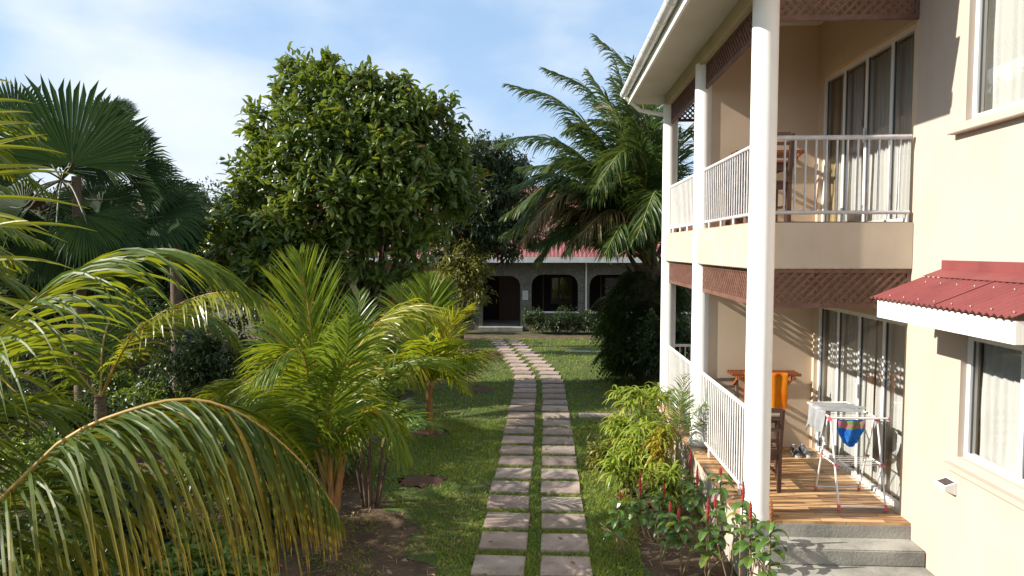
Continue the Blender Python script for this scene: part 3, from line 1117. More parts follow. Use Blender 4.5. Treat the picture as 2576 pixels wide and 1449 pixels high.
# ceiling, soffit, beams, roof
w = MB()
w.box(2.03, 2.23, 6.70, 12.06, 5.75, 5.93)
w.box(2.23, WX, 6.79, 6.95, 6.0, 6.4)
w.build('eaves_beam', M['tan'], house)
w = MB()
w.box(2.24, WX, 6.6, 12.06, 6.32, 6.36)
w.box(1.44, 2.235, 6.05, 12.0, 5.93, 5.955)
w.build('soffit', M['soffit'], house)
w = MB()
w.box(2.26, WX - .001, 9.27, 9.329, 6.24, 6.319)
w.box(3.52, WX - .001, 6.96, 9.27, 6.24, 6.319)
w.build('cornice', M['white'], house)
w = MB()
w.box(1.405, 1.435, 6.05, 12.03, 5.80, 6.02)
w.box(1.436, 2.028, 11.995, 12.025, 5.80, 5.929)
w.build('fascia', M['white'], house)
w = MB()
gp = []
for i in range(9):
    a = math.pi * i / 8
    gp.append((1.335 - .07 * math.cos(a), 5.975 - .07 * math.sin(a)))
gp += [(1.399, 5.995), (1.271, 5.995)]
ys = [6.02, 12.06]
vs = [(x, y, z) for y in ys for x, z in gp]
n = len(gp)
w.add(vs, [(i, (i + 1) % n, n + (i + 1) % n, n + i) for i in range(n)] + [list(range(n))[::-1], list(range(n, 2 * n))], False)
gut = w.build('gutter', M['gutter'], house)
for y in np.arange(6.3, 12.0, .62):
    w = MB()
    for i in range(8):
        a, b = math.pi * i / 8, math.pi * (i + 1) / 8
        q = [(1.335 - .078 * math.cos(t), 5.975 - .078 * math.sin(t)) for t in (a, b)]
        w.add([(q[0][0], y - .022, q[0][1]), (q[1][0], y - .022, q[1][1]), (q[1][0], y + .022, q[1][1]), (q[0][0], y + .022, q[0][1])], [(0, 1, 2, 3)], True)
    w.build('gutter_bracket', M['white'], gut)


def corrugated(x0, z0, x1, z1, y0, y1, period, amp, nx=1, thick=.006):
    """sheet running from (x0,z0) to (x1,z1), waves along Y"""
    n = int((y1 - y0) / period * 8)
    mb = MB()
    for dz in (0, -thick):
        mb.grid(lambda u, v: (x0 + (x1 - x0) * u, y0 + (y1 - y0) * v, z0 + (z1 - z0) * u + dz + amp * math.sin(2 * math.pi * (y1 - y0) * v / period)), nx, n)
    return mb


w = corrugated(1.39, 6.05, 7.2, 8.9, 6.05, 12.2, .19, .018)
w2 = corrugated(7.2, 8.9, 13.1, 6.03, 6.05, 12.2, .19, .018)
w.add(w2.v, w2.f, True)
w3 = corrugated(3.3, 7.15, 7.2, 9.05, -.5, 6.04, .19, .018)
w.add(w3.v, w3.f, True)
w3 = corrugated(7.2, 9.05, 12.2, 6.7, -.5, 6.04, .19, .018)
w.add(w3.v, w3.f, True)
w.build('roof', M['redroof'], house)
# gable triangle closing the roof end
w = MB()
w.add([(WX, 6.3, 7.15), (11.5, 6.3, 7.15), (7.2, 6.3, 8.85)], [(0, 1, 2)])
w.add([(WX, 12.1, 7.15), (11.5, 12.1, 7.15), (7.2, 12.1, 8.85)], [(0, 2, 1)])
w.build('gable', M['cream'], house)


def lattice_panel(name, p0, axis, length, z0, z1, both=True, pitch=.062, sw=.026):
    """framed panel of crossed diagonal slats; axis 'x' or 'y'"""
    mb = MB()
    h = z1 - z0
    fw = .035

    def P(a, z, dep=0.0):
        return (p0[0] + a, p0[1] + dep, z) if axis == 'x' else (p0[0] + dep, p0[1] + a, z)
    k = pitch * math.sqrt(2)
    for sgn, dep in ((1, -.006), (-1, .006)):
        c = -h if sgn > 0 else 0
        while c < (length if sgn > 0 else length + h):
            # centre line a = c + sgn*(z-z0)
            a0, b0 = c, z0
            a1, b1 = c + sgn * h, z1
            t0, t1 = 0.0, 1.0
            da = a1 - a0
            for bound, low in ((0.0, True), (length, False)):
                tb = (bound - a0) / da
                if (da > 0) == low:
                    t0 = max(t0, tb)
                else:
                    t1 = min(t1, tb)
            if t1 - t0 > .06:
                A = P(a0 + da * t0, b0 + h * t0, dep)
                B = P(a0 + da * t1, b0 + h * t1, dep)
                nrm = (0, 1, 0) if axis == 'x' else (1, 0, 0)
                mb.beam(A, B, sw, .010, nrm)
            c += k
    fr = .03
    for za, zb in ((z0 - .012, z0 + fw), (z1 - fw, z1)):
        a, b = P(0, za, -fr / 2), P(length, zb, fr / 2)
        mb.box(min(a[0], b[0]), max(a[0], b[0]), min(a[1], b[1]), max(a[1], b[1]), za, zb)
    for s0, s1 in ((-.0, fw), (length - fw, length)):
        a, b = P(s0, z0, -fr / 2 + .002), P(s1, z1, fr / 2 - .002)
        mb.box(min(a[0], b[0]), max(a[0], b[0]), min(a[1], b[1]), max(a[1], b[1]), z0 + fw + .001, z1 - fw - .001)
    return mb.build(name, M['lattice'], house)


for ya, yb in ((YC[0], YC[1]), (YC[1], YC[2])):
    L_ = yb - ya - .22
    lattice_panel('lattice_panel', (2.12, ya + .11), 'y', L_, 5.44, 5.748)
    lattice_panel('lattice_panel', (2.12, ya + .11), 'y', L_, 2.745, 3.095)
lattice_panel('lattice_panel', (2.235, 6.90), 'x', WX - 2.24, 5.53, 5.995)
lattice_panel('lattice_panel', (2.235, 6.90), 'x', WX - 2.24, 2.735, 3.105)
lattice_panel('lattice_panel', (2.235, 11.97), 'x', WX - 2.24, 5.50, 5.85)
lattice_panel('lattice_panel', (2.235, 11.97), 'x', WX - 2.24, 2.735, 3.105)


def railing(p0, p1, zb, zt, gap=.098, posts=(), floor=None, r=.0095, m='white_metal'):
    """handrail, bottom rail, round balusters and short feet between two points"""
    a, b = Vector((*p0, 0)), Vector((*p1, 0))
    L_ = (b - a).length
    mb = MB()
    n = int(L_ / gap)
    for i in range(1, n + 1):
        p = a + (b - a) * (i / (n + 1))
        mb.tube([(p.x, p.y, zb), (p.x, p.y, zt)], r, 7, False)
    o = mb.build('railing', M[m], house)
    mb = MB()
    mb.tube([(a.x, a.y, zt), (b.x, b.y, zt)], .024, 10)
    mb.build('handrail', M[m], o)
    mb = MB()
    mb.tube([(a.x, a.y, zb), (b.x, b.y, zb)], .019, 10)
    for t in posts:
        p = a + (b - a) * t
        mb.tube([(p.x, p.y, floor), (p.x, p.y, zb)], .018, 8)
    mb.build('bottom_rail', M[m], o)
    return o


for ya, yb, mm in ((YC[0], YC[1], 'grey_metal'), (YC[1], YC[2], 'white_metal')):
    railing((CXL, ya + .12), (CXL, yb - .12), 3.665, 4.36, posts=(.12, .38, .62, .88), floor=UF, m=mm)
    railing((CXL, ya + .12), (CXL, yb - .12), .735, 1.63, posts=(.2, .8), floor=GF)
o = railing((2.24, 6.90), (WX - .035, 6.90), 3.665, 4.395, gap=.108, posts=(.52, .985), floor=UF, r=.0105, m='grey_metal')
railing((2.24, 11.97), (WX - .03, 11.97), 3.665, 4.36, posts=(.5,), floor=UF)
railing((2.24, 11.97), (WX - .03, 11.97), .735, 1.63, posts=(.5,), floor=GF)


def glazing(name, ya, yb, za, zb, mull, x, fw=.055, handle=False, low=None):
    """sliding frames in an opening; panes are sub-parts"""
    mb = MB()
    d0, d1 = x - .03, x + .03
    mb.box(d0, d1, ya, yb, za, za + fw * .9)
    mb.box(d0, d1, ya, yb, zb - fw, zb)
    mb.box(d0 - .002, d1 + .002, ya, ya + fw, za + fw * .9, zb - fw)
    mb.box(d0 - .002, d1 + .002, yb - fw, yb, za + fw * .9, zb - fw)
    edges = [ya + fw] + list(mull) + [yb - fw]
    for m_ in mull:
        mb.box(d0 + .008, d1 - .012, m_ - .026, m_ + .026, za + fw * .9, zb - fw)
    mb.mi = 1
    for a, b in zip(edges, edges[1:]):
        a2, b2 = a + (.026 if a in mull else 0), b - (.026 if b in mull else 0)
        for y0, y1, z0, z1 in ((a2, a2 + .006, za + fw * .9, zb - fw), (b2 - .006, b2, za + fw * .9, zb - fw)):
            mb.box(x - .012, x + .004, y0, y1, z0, z1)
    o = mb.build(name, [M['alu'], M['seal']], house)
    for a, b in zip(edges, edges[1:]):
        p = MB()
        p.add([(x - .002, a, za + fw * .9), (x - .002, b, za + fw * .9), (x - .002, b, zb - fw), (x - .002, a, zb - fw)], [(3, 2, 1, 0)])
        p.build('pane', M['glass'], o)
    if handle:
        p = MB()
        p.bbox(x - .05, x - .028, mull[1] - .03, mull[1] + .0, za + .95, za + 1.12, .006)
        p.build('handle', M['alu'], o)
    return o


for (ya, yb), mull in ((D1, (7.52, 8.10, 8.68)), (D2, (10.15, 10.68, 11.2))):
    glazing('sliding_door', ya, yb, GF, 2.58, mull, WX + .085, handle=True)
    glazing('sliding_door', ya, yb, UF, 5.53, mull, WX + .085, handle=True)
glazing('window', *LW, (4.82, 5.36), WX + .085, .05)
glazing('window', *UW, (4.82, 5.36), WX + .085, .05)
w = MB()
w.bbox(WX - .075, WX - .001, LW[0] - .1, LW[1] + .11, 1.385, 1.43, .006)
w.build('window_sill', M['cream'], house)
w = MB()
w.bbox(WX - .085, WX - .001, UW[0] - .1, UW[1] + .13, 4.30, 4.375, .006)
w.build('window_sill', M['cream'], house)
# awning over the lower window
A0, A1 = 4.50, 6.33
aw = corrugated(2.96, 2.868, 3.42, 3.055, A0 - .02, A1 + .05, .076, .010, 2, .004)
awn = aw.build('awning', M['redroof'], house)
w = MB()
w.box(3.0, 3.03, A0, A1, 2.69, 2.842)
w.box(3.031, WX - .001, A0, A0 + .03, 2.69, 2.842)
w.box(3.031, WX - .001, A1 - .03, A1, 2.69, 2.842)
w.build('fascia_board', M['white'], awn)
w = MB()
w.add([(3.40, A0 - .02, 3.062), (3.40, A1 + .03, 3.062), (WX - .012, A1 + .03, 3.125), (WX - .012, A0 - .02, 3.125)], [(0, 3, 2, 1)])
w.box(WX - .012, WX - .001, A0 - .02, A1 + .03, 3.115, 3.205)
w.build('flashing', M['redroof'], awn)
w = MB()
for y in np.arange(A0 + .05, A1, .228):
    w.tube([(3.02, y, 2.893), (3.018, y, 2.903)], .004, 6)
    w.tube([(3.32, y, 3.014), (3.318, y, 3.024)], .004, 6)
w.build('roof_screw', M['gutter'], awn)
w = MB()
w.beam((2.958, 5.36, 2.880), (3.42, 5.36, 3.068), .014, .008)
w.build('sheet_lap', M['redroof'], awn)
# downpipe stub at the far corner
w = MB()
w.tube([(1.335, 11.9, 5.9), (1.6, 12.02, 5.70), (2.02, 12.06, 5.62)], .035, 10)
w.build('downpipe', M['white'], house)


# ------------------------------------------------------------------ curtains
def curtain(y0, y1, z0, z1, label, x=WX + .175, m='curtain', folds=9, amp=.019, cat='curtain', flare=0.0, seed=0):
    mb = MB()
    ph = seed * 1.7

    def fn(u, v):
        y = y0 + (y1 - y0) * u
        ym = (y0 + y1) / 2
        y = ym + (y - ym) * (1 + flare * (1 - v))
        s_ = math.sin(2 * math.pi * folds * u + ph) + .45 * math.sin(2 * math.pi * folds * 2.3 * u + 1 + ph) + .2 * math.sin(9 * v + 7 * u)
        return (x + amp * s_ * (.75 + .45 * (1 - v)), y, z0 + (z1 - z0) * v)
    mb.grid(fn, int(folds * 14), 10)
    o = mb.build('curtain', M[m])
    settle(o, ((x), (y0 + y1) / 2, z1))
    return tag(o, label, cat, 'curtains hanging behind the glass')


curtain(6.99, 7.90, GF + .03, 2.52, 'white sheer curtain behind the ground-floor glass door, nearest the steps', folds=9, flare=.02, seed=1)
curtain(7.92, 9.25, GF + .03, 2.52, 'white sheer curtain behind the middle ground-floor door panes, behind the drying rack', folds=12, flare=.01, seed=2)
curtain(6.99, 7.72, UF + .03, 5.48, 'white sheer curtain of the upstairs balcony door, nearest the plain wall', folds=8, flare=.03, seed=4)
curtain(7.76, 8.36, UF + .03, 5.48, 'white sheer curtain flaring at its hem behind the second upstairs door pane', folds=6, flare=.12, seed=5)
curtain(8.40, 8.98, UF + .03, 5.48, 'white sheer curtain flaring at its hem behind the third upstairs door pane', folds=6, flare=.12, seed=6)
curtain(9.06, 9.2, UF + .03, 5.48, 'tan drape gathered at the far jamb of the upstairs balcony door', m='drape', folds=3, x=WX + .17, seed=7)
curtain(4.3, 6.03, LW[2] + .01, LW[3] - .01, 'white sheer curtain in the ground-floor window under the red awning', folds=13, seed=8)
curtain(4.3, 6.09, UW[2] + .01, UW[3] - .01, 'white sheer curtain in the upstairs window, sunlit', folds=13, seed=10)


# ------------------------------------------------------------------ the bungalow at the end of the path
HY = 27.9
farm = thing('bungalow', (0, HY, 0), 'stone-fronted bungalow with arched porch and faded red roof at the end of the path', 'house')


def arch_wall(mb, x0, x1, z1, yf, yb, ops):
    """wall across X with round-cornered openings (xa, xb, zsill, ztop, radius)"""
    xs = [x0, x1]
    for a, b, zs, zt, r in ops:
        xs += list(a + (b - a) * np.linspace(0, 1, 41))
    xs = sorted(set(round(float(x), 4) for x in xs))

    def prof(x):
        for a, b, zs, zt, r in ops:
            if a - 1e-6 <= x <= b + 1e-6:
                d = min(x - a, b - x)
                e = r - d
                top = zt if e <= 0 else zt - r + math.sqrt(max(r * r - e * e, 0))
                return zs, top
        return None
    for a, b in zip(xs, xs[1:]):
        m_ = (a + b) / 2
        pm = prof(m_)
        for y, flip in ((yf, 0), (yb, 1)):
            def q(za, zb, zc, zd):
                f = (0, 1, 2, 3) if not flip else (3, 2, 1, 0)
                mb.add([(a, y, za), (b, y, zb), (b, y, zc), (a, y, zd)], [f])
            if pm is None:
                q(0, 0, z1, z1)
            else:
                pa, pb = prof(a), prof(b)
                q(pa[1], pb[1], z1, z1)
                if pm[0] > 0:
                    q(0, 0, pm[0], pm[0])
        if pm is not None:
            pa, pb = prof(a), prof(b)
            mb.add([(a, yf, pa[1]), (a, yb, pa[1]), (b, yb, pb[1]), (b, yf, pb[1])], [(0, 1, 2, 3)])
            if pm[0] > 0:
                mb.add([(a, yf, pm[0]), (b, yf, pm[0]), (b, yb, pm[0]), (a, yb, pm[0])], [(0, 1, 2, 3)])
    for a, b, zs, zt, r in ops:
        for x, fl in ((a, 0), (b, 1)):
            mb.add([(x, yf, zs), (x, yb, zs), (x, yb, zt - r), (x, yf, zt - r)], [(3, 2, 1, 0) if fl else (0, 1, 2, 3)])


w = MB()
arch_wall(w, -2.95, 6.2, 2.95, HY, HY + .32, [(-2.62, -1.06, 0.15, 2.22, .42), (-.60, 1.30, .72, 2.28, .45), (1.76, 3.66, .72, 2.28, .45), (4.1, 5.9, .72, 2.28, .45)])
w.build('arcade', M['housestone'], farm)
for q in ((-12.5, -2.96, HY + .25, HY + .5), (-12.5, -12.25, HY + .5, HY + 9), (6.0, 6.2, HY + .33, HY + 9)):
    w = MB()
    w.box(*q, 0, 2.95)
    w.build('wall', M['housecream'], farm)
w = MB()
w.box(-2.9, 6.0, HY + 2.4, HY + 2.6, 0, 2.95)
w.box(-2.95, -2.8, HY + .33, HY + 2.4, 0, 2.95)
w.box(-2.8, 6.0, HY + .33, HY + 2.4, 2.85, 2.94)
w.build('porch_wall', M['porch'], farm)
w = MB()
w.box(-2.8, 6.0, HY + .325, HY + 2.4, 0, .16)
w.box(-2.75, -.95, HY - .45, HY - .002, 0, .15)
w.build('porch_step', M['conc'], farm)
w = MB()
for a, b in ((-.66, 1.36), (1.70, 3.72), (4.04, 5.96)):
    w.bbox(a, b, HY - .06, HY - .003, .70, .775, .008)
w.build('porch_ledge', M['white'], farm)
for x in (-.15, .55, 2.3):
    w = MB()
    w.box(x, x + .05, HY + 1.2, HY + 1.25, .16, 2.2)
    w.build('porch_post', M['darkwood'], farm)
w = MB()
w.box(-2.1, -1.15, HY + 2.3, HY + 2.395, .16, 2.2)
w.build('door', M['darkwood'], farm)
w = MB()
w.box(-6.85, -6.05, HY + .20, HY + .249, 1.0, 2.3)
wf = w.build('shutter', M['redwood'], farm)
w = MB()
for i in range(15):
    w.box(-6.78, -6.12, HY + .185, HY + .199, 1.06 + i * .08, 1.11 + i * .08)
w.build('louvre', M['redwood'], wf)
for x in (.2, 2.55):
    w = MB()
    w.box(x, x + .95, HY + 2.36, HY + 2.398, .9, 2.1)
    wd = w.build('porch_window', M['darkwood'], farm)
    w = MB()
    w.add([(x + .06, HY + 2.357, .96), (x + .89, HY + 2.357, .96), (x + .89, HY + 2.357, 2.04), (x + .06, HY + 2.357, 2.04)], [(0, 1, 2, 3)])
    w.build('pane', M['glass'], wd)
# roof with eaves board
w = MB()
n = int(20 / .16 * 4)
w.grid(lambda u, v: (-13.2 + 20 * v, HY - .55 + 5.3 * u, 3.02 + 3.3 * u + .022 * math.sin(2 * math.pi * 20 * v / .16)), 1, n)
w.grid(lambda u, v: (-13.2 + 20 * v, HY + 4.75 + 5.3 * u, 6.32 - 3.3 * u + .022 * math.sin(2 * math.pi * 20 * v / .16)), 1, n)
w.build('roof', M['farroof'], farm)
w = MB()
w.box(-13.2, 6.8, HY - .56, HY - .52, 2.78, 3.0)
w.box(-13.2, 6.8, HY - .52, HY + .3, 2.955, 2.975)
w.build('eaves_board', M['gutter'], farm)
w = MB()
w.tube([(1.62, HY - .05, 2.8), (1.62, HY - .05, .05)], .035, 8)
w.build('downpipe', M['white'], farm)
# notice on the pillar
w = MB()
w.box(-.97, -.74, HY - .02, HY - .002, 1.24, 1.62)
nt_ = w.build('notice_board', M['paper'])
settle(nt_, (-.86, HY - .02, 1.43))
tag(nt_, 'small white notice fixed to the stone pillar left of the middle porch arch', 'sign')
w = MB()
for i, (a, b) in enumerate(((-.93, -.80), (-.94, -.78), (-.92, -.81), (-.94, -.77), (-.92, -.80))):
    w.box(a, b, HY - .0235, HY - .0205, 1.55 - i * .058, 1.557 - i * .058)
w.build('printed_lines', M['ink'], nt_)

# neighbouring house far left
nb = thing('neighbour_house', (-32, 32, 0), 'house with dark reddish roof half hidden by the fan palms at the left edge', 'house')
w = MB()
w.box(-41, -29.8, 32, 39, 0, 5.6)
w.build('wall', M['housecream'], nb)
w = MB()
w.grid(lambda u, v: (-41.8 + 12.6 * v, 31.3 + 4.4 * u, 5.45 + 2.1 * u + .03 * math.sin(v * 260)), 1, 200)
w.grid(lambda u, v: (-41.8 + 12.6 * v, 35.7 + 4.2 * u, 7.55 - 2.1 * u), 1, 200)
w.build('roof', M['brownroof'], nb)
w = MB()
w.box(-41.8, -29.2, 31.28, 31.32, 5.25, 5.45)
w.build('eaves_board', M['white'], nb)
# eave of the neighbouring block seen through the far balcony
nb2 = thing('neighbour_block', (12, 30, 0), 'cream building corner with white eaves seen between the far veranda columns', 'building')
w = MB()
w.box(7.6, 16, 27, 40, 0, 5.4)
w.build('wall', M['cream'], nb2)
w = MB()
w.add([(6.4, 26, 5.42), (17, 26, 5.42), (17, 41, 5.42), (6.4, 41, 5.42), (6.4, 26, 5.7), (17, 26, 5.7), (17, 41, 5.7), (6.4, 41, 5.7)], [(3, 2, 1, 0), (4, 5, 6, 7), (0, 1, 5, 4), (1, 2, 6, 5), (2, 3, 7, 6), (3, 0, 4, 7)], False)
w.build('eaves_board', M['white'], nb2)
w = MB()
w.add([(6.4, 26, 5.71), (17, 26, 5.71), (17, 41, 5.71), (6.4, 41, 5.71), (11.7, 33.5, 8.2)], [(0, 1, 4), (1, 2, 4), (2, 3, 4), (3, 0, 4)], False)
w.build('roof', M['redroof'], nb2)
# thin post in the garden beyond the fan palms
w = MB()
w.tube([(-21.8, 40, 0), (-21.8, 40, 6.9)], .07, 10)
po = w.build('lamp_post', M['post'])
settle(po, (-21.8, 40, 0))
tag(po, 'thin grey metal post standing before the wooded hill left of the big tree', 'post')

# ------------------------------------------------------------------ veranda things
def chair(loc, rz, label, m='darkwood'):
    """square wooden chair: four legs, slat seat, ladder back"""
    root = thing('wooden_chair', (0, 0, 0), label, 'chair', 'wooden veranda chairs')
    W_, D_ = .42, .42
    mm = M[m]
    for sx in (-1, 1):
        b = MB()
        b.bbox(sx * W_ / 2 - .02, sx * W_ / 2 + .02, -D_ / 2 - .02, -D_ / 2 + .02, 0, .43, .004)
        b.build('leg', mm, root)
        b = MB()
        b.beam((sx * W_ / 2, D_ / 2, 0), (sx * W_ / 2, D_ / 2 + .0, .45), .04, .045, (0, 1, 0))
        b.beam((sx * W_ / 2, D_ / 2, .45), (sx * W_ / 2, D_ / 2 + .07, .94), .04, .04, (0, 1, 0))
        b.build('leg', mm, root)
    b = MB()
    for i in range(5):
        y = -D_ / 2 - .02 + i * .096
        b.bbox(-W_ / 2 - .02, W_ / 2 + .02, y, y + .082, .432, .456, .004)
    b.box(-W_ / 2 + .02, W_ / 2 - .02, -D_ / 2 - .01, -D_ / 2 + .01, .36, .431)
    b.box(-W_ / 2 + .02, W_ / 2 - .02, D_ / 2 - .01, D_ / 2 + .01, .36, .431)
    b.build('seat', mm, root)
    b = MB()
    for z in (.56, .69, .82, .905):
        y = D_ / 2 + .07 * (z - .45) / .49
        b.box(-W_ / 2 + .02, W_ / 2 - .02, y - .01, y + .01, z, z + (.035 if z < .9 else .05))
    b.build('backrest', mm, root)
    for sx in (-1, 1):
        b = MB()
        b.box(sx * W_ / 2 - .009, sx * W_ / 2 + .009, -D_ / 2 + .02, D_ / 2 - .022, .17, .2)
        b.build('stretcher', mm, root)
    root.location = loc
    root.rotation_euler = (0, 0, rz)
    return root


def table(loc, label, m='greywood', w_=.62, d_=.62, h_=.74):
    root = thing('wooden_table', (0, 0, 0), label, 'table', 'wooden veranda tables')
    for sx in (-1, 1):
        for sy in (-1, 1):
            b = MB()
            x, y = sx * (w_ / 2 - .045), sy * (d_ / 2 - .045)
            b.bbox(x - .028, x + .028, y - .028, y + .028, 0, h_ - .026, .004)
            b.build('leg', M['darkwood'], root)
    b = MB()
    k = 7
    for i in range(k):
        y = -d_ / 2 + i * d_ / k
        b.bbox(-w_ / 2, w_ / 2, y, y + d_ / k - .006, h_ - .025, h_, .004)
    b.build('tabletop', M[m], root)
    b = MB()
    for sy in (-1, 1):
        y = sy * (d_ / 2 - .045)
        b.box(-w_ / 2 + .075, w_ / 2 - .075, y - .011, y + .011, h_ - .1, h_ - .027)
        b.box(y - .011, y + .011, -w_ / 2 + .075, w_ / 2 - .075, h_ - .1, h_ - .027)
    b.build('apron', M['darkwood'], root)
    root.location = loc
    return root


chair((2.40, 8.98, GF), R(8), 'grey weathered wooden chair by the railing at the far end of the ground-floor veranda', 'greywood')
chair((2.365, 7.76, GF), R(-180), 'dark brown wooden chair behind the near column on the ground-floor veranda', 'darkwood')
table((2.47, 8.36, GF), 'square wooden slat table between the two chairs of the ground-floor veranda')
chair((2.50, 10.6, GF), R(95), 'brown wooden chair on the next ground-floor veranda, seen between the far columns', 'redwood')
chair((2.365, 7.65, UF + .006), R(-180), 'brown ladder-back chair behind the upstairs railing, beside the near column', 'darkwood')
table((2.50, 8.30, UF + .006), 'dark wooden table upstairs behind the balcony railing', 'redwood')


def wall_rack(z, label):
    """wooden wall rack: two long bars, slats between, carved ends"""
    root = thing('wall_rack', (2.88, 9.33, z), label, 'wall rack', 'wooden racks on the party wall')
    b = MB()
    x0, x1 = 2.44, 3.34
    for y in (9.05, 9.16, 9.27):
        b.bbox(x0, x1, y - .02, y + .02, z - .02, z + .02, .005)
    b.build('bar', M['redwood'], root)
    for x in (x0 + .10, x1 - .10):
        b = MB()
        b.beam((x, 9.329, z - .042), (x, 9.0, z - .042), .035, .04)
        b.beam((x, 9.329, z - .2), (x, 9.10, z - .065), .03, .03)
        b.build('bracket', M['redwood'], root)
    return root


wall_rack(1.66, 'reddish wooden rack on the ground-floor end wall, an orange towel over it')
wall_rack(4.56, 'reddish wooden rack on the upstairs end wall behind the railing')
# towel hanging over the front bar
b = MB()
def towel(u, v):
    x = 2.60 + .56 * u
    s_ = -0.12 + .62 * v       # back flap, over the bar, front flap
    zb = 1.683
    wob = .014 * math.sin(11 * u + 3 * v) * max(0, v - .3) + .010 * math.sin(23 * u + 1)
    if s_ < -.026:
        return (x, 9.075, zb + (s_ + .026))
    if s_ < .026:
        a = s_ / .026
        return (x, 9.05 - .027 * a, zb + .004 * (1 - a * a))
    d = s_ - .026
    return (x + .05 * d * math.sin(6 * u), 9.02 + wob - .03 * d, zb - d - .04 * d * math.sin(3.1 * u + .6))
b.grid(towel, 28, 24)
o = settle(b.build('beach_towel', M['towel']), (2.88, 9.05, 1.68))
tag(o, 'orange beach towel hanging over the wooden wall rack on the ground-floor veranda', 'towel')

# drying rack: two A-frames, upper wings, lower wires
dr = thing('drying_rack', (3.25, 7.4, GF), 'white folding clothes airer with pink joints standing on the veranda floor by the steps', 'drying rack')
AX0, AX1, AY, AZ = 2.99, 3.47, 7.28, 1.535
b = MB()
feet = []
for x in (AX0, AX1):
    for y in (7.06, 7.66):
        fx = x + (.03 if x == AX0 else .02)
        b.tube([(x, AY + (.03 if y > AY else -.03), AZ), (fx, y, GF + .02)], .0105, 8)
        feet.append((fx, y))
for y in (7.06, 7.66):
    b.tube([(AX0 + .03, y, GF + .035), (AX1 + .02, y, GF + .035)], .009, 8)
b.build('leg_frame', M['white_metal'], dr)
b = MB()
b.tube([(AX0, AY - .03, AZ), (WX - .012, AY - .06, AZ + .004)], .0115, 8)
b.tube([(AX0, AY, AZ), (AX0 - .03, AY + .52, AZ + .035), (AX1 - .06, AY + .56, AZ + .035), (AX1, AY, AZ)], .0105, 8)
b.build('wing', M['white_metal'], dr)
b = MB()
for i in range(6):
    y = AY + .05 + i * .078
    b.tube([(AX0 - .002 * i, y, AZ + .002 + .005 * i), (AX1 - .008 * i, y, AZ + .002 + .005 * i)], .0032, 6)
b.build('wire', M['white_metal'], dr)
b = MB()
for i in range(6):
    y = 7.13 + i * .062
    b.tube([(AX0 + .01, y, 1.07), (AX1 + .01, y, 1.07)], .0032, 6)
b.build('wire', M['white_metal'], dr)
b = MB()
for x in (AX0 + .012, AX1 + .012):
    b.tube([(x, 7.12, 1.07), (x, 7.46, 1.07)], .009, 8)
    b.tube([(x - .01, AY + .45, AZ + .03), (x, 7.40, 1.20)], .0065, 7)
b.build('shelf_frame', M['white_metal'], dr)
def joint(p, q, r_):
    b = MB()
    b.tube([p, q], r_, 8)
    b.build('joint', M['pink'], dr)


for x in (AX0, AX1):
    joint((x - .012, AY - .045, AZ - .012), (x + .012, AY + .045, AZ - .012), .022)
    for y in (7.12, 7.46):
        joint((x + .012, y - .02, 1.07), (x + .012, y + .02, 1.07), .016)
for fx, y in feet:
    joint((fx, y, GF + .001), (fx, y, GF + .06), .017)
joint((WX - .02, AY - .06, AZ + .004), (WX - .004, AY - .06, AZ + .004), .017)

# grey shirt over the wing of the airer
b = MB()
def shirt(u, v):
    # u across the wires (left to right), v along the cloth: hangs off the left end, lies over the wires
    y = AY + .06 + .44 * v
    a = u * .80
    hang = .25 + .06 * math.sin(9 * v) + .05 * math.sin(21 * v + 1)
    wrk = .010 * math.sin(14 * v + 5 * u) + .007 * math.sin(31 * v + 3)
    if a < hang:
        d = hang - a
        return (AX0 - .03 - .10 * d + wrk * 1.6, y + .05 * d * math.sin(7 * v), AZ + .045 - d * .92)
    s_ = a - hang
    return (AX0 - .03 + s_ * .82, y, AZ + .046 + wrk * .8 - .05 * s_ * 0)
b.grid(shirt, 34, 30)
o = settle(b.build('shirt', M['shirt']), (AX0, AY + .3, AZ))
tag(o, 'light grey shirt draped over the far wing of the white clothes airer', 'shirt')
# swimming trunks hanging from the front tube
b = MB()
def trunk_fn(front):
    def fn(u, v):
        x0, x1 = 3.06, 3.335
        hang = .27
        narrow = 1 - .5 * max(0, v - .42) / .58
        xm = (x0 + x1) / 2 + .0
        x = xm + (x0 - xm + (x1 - x0) * u) * narrow
        z = AZ - .02 - hang * v + .02 * math.cos(u * 6.3) * v
        off = .014 * math.sin(14 * u + 4 * v) + .03 * math.sin(math.pi * u) * math.sin(math.pi * min(1, v * 1.1))
        return (x, AY - .045 - (off if front else -.02 - off * .4), z)
    return fn
b.grid(trunk_fn(True), 16, 14)
b.grid(trunk_fn(False), 16, 14)
o = settle(b.build('swim_trunks', M['trunks']), (3.2, AY, AZ))
tag(o, 'blue swimming trunks with colourful waist hanging from the white clothes airer', 'swim trunks')
b2 = MB()
f_ = trunk_fn(True)
b2.grid(lambda u, v: (f_(u, .02 + v * .30)[0], f_(u, .02 + v * .30)[1] - .003, f_(u, .02 + v * .30)[2]), 16, 8)
b2.build('waist_panel', M['trunks2'], o)


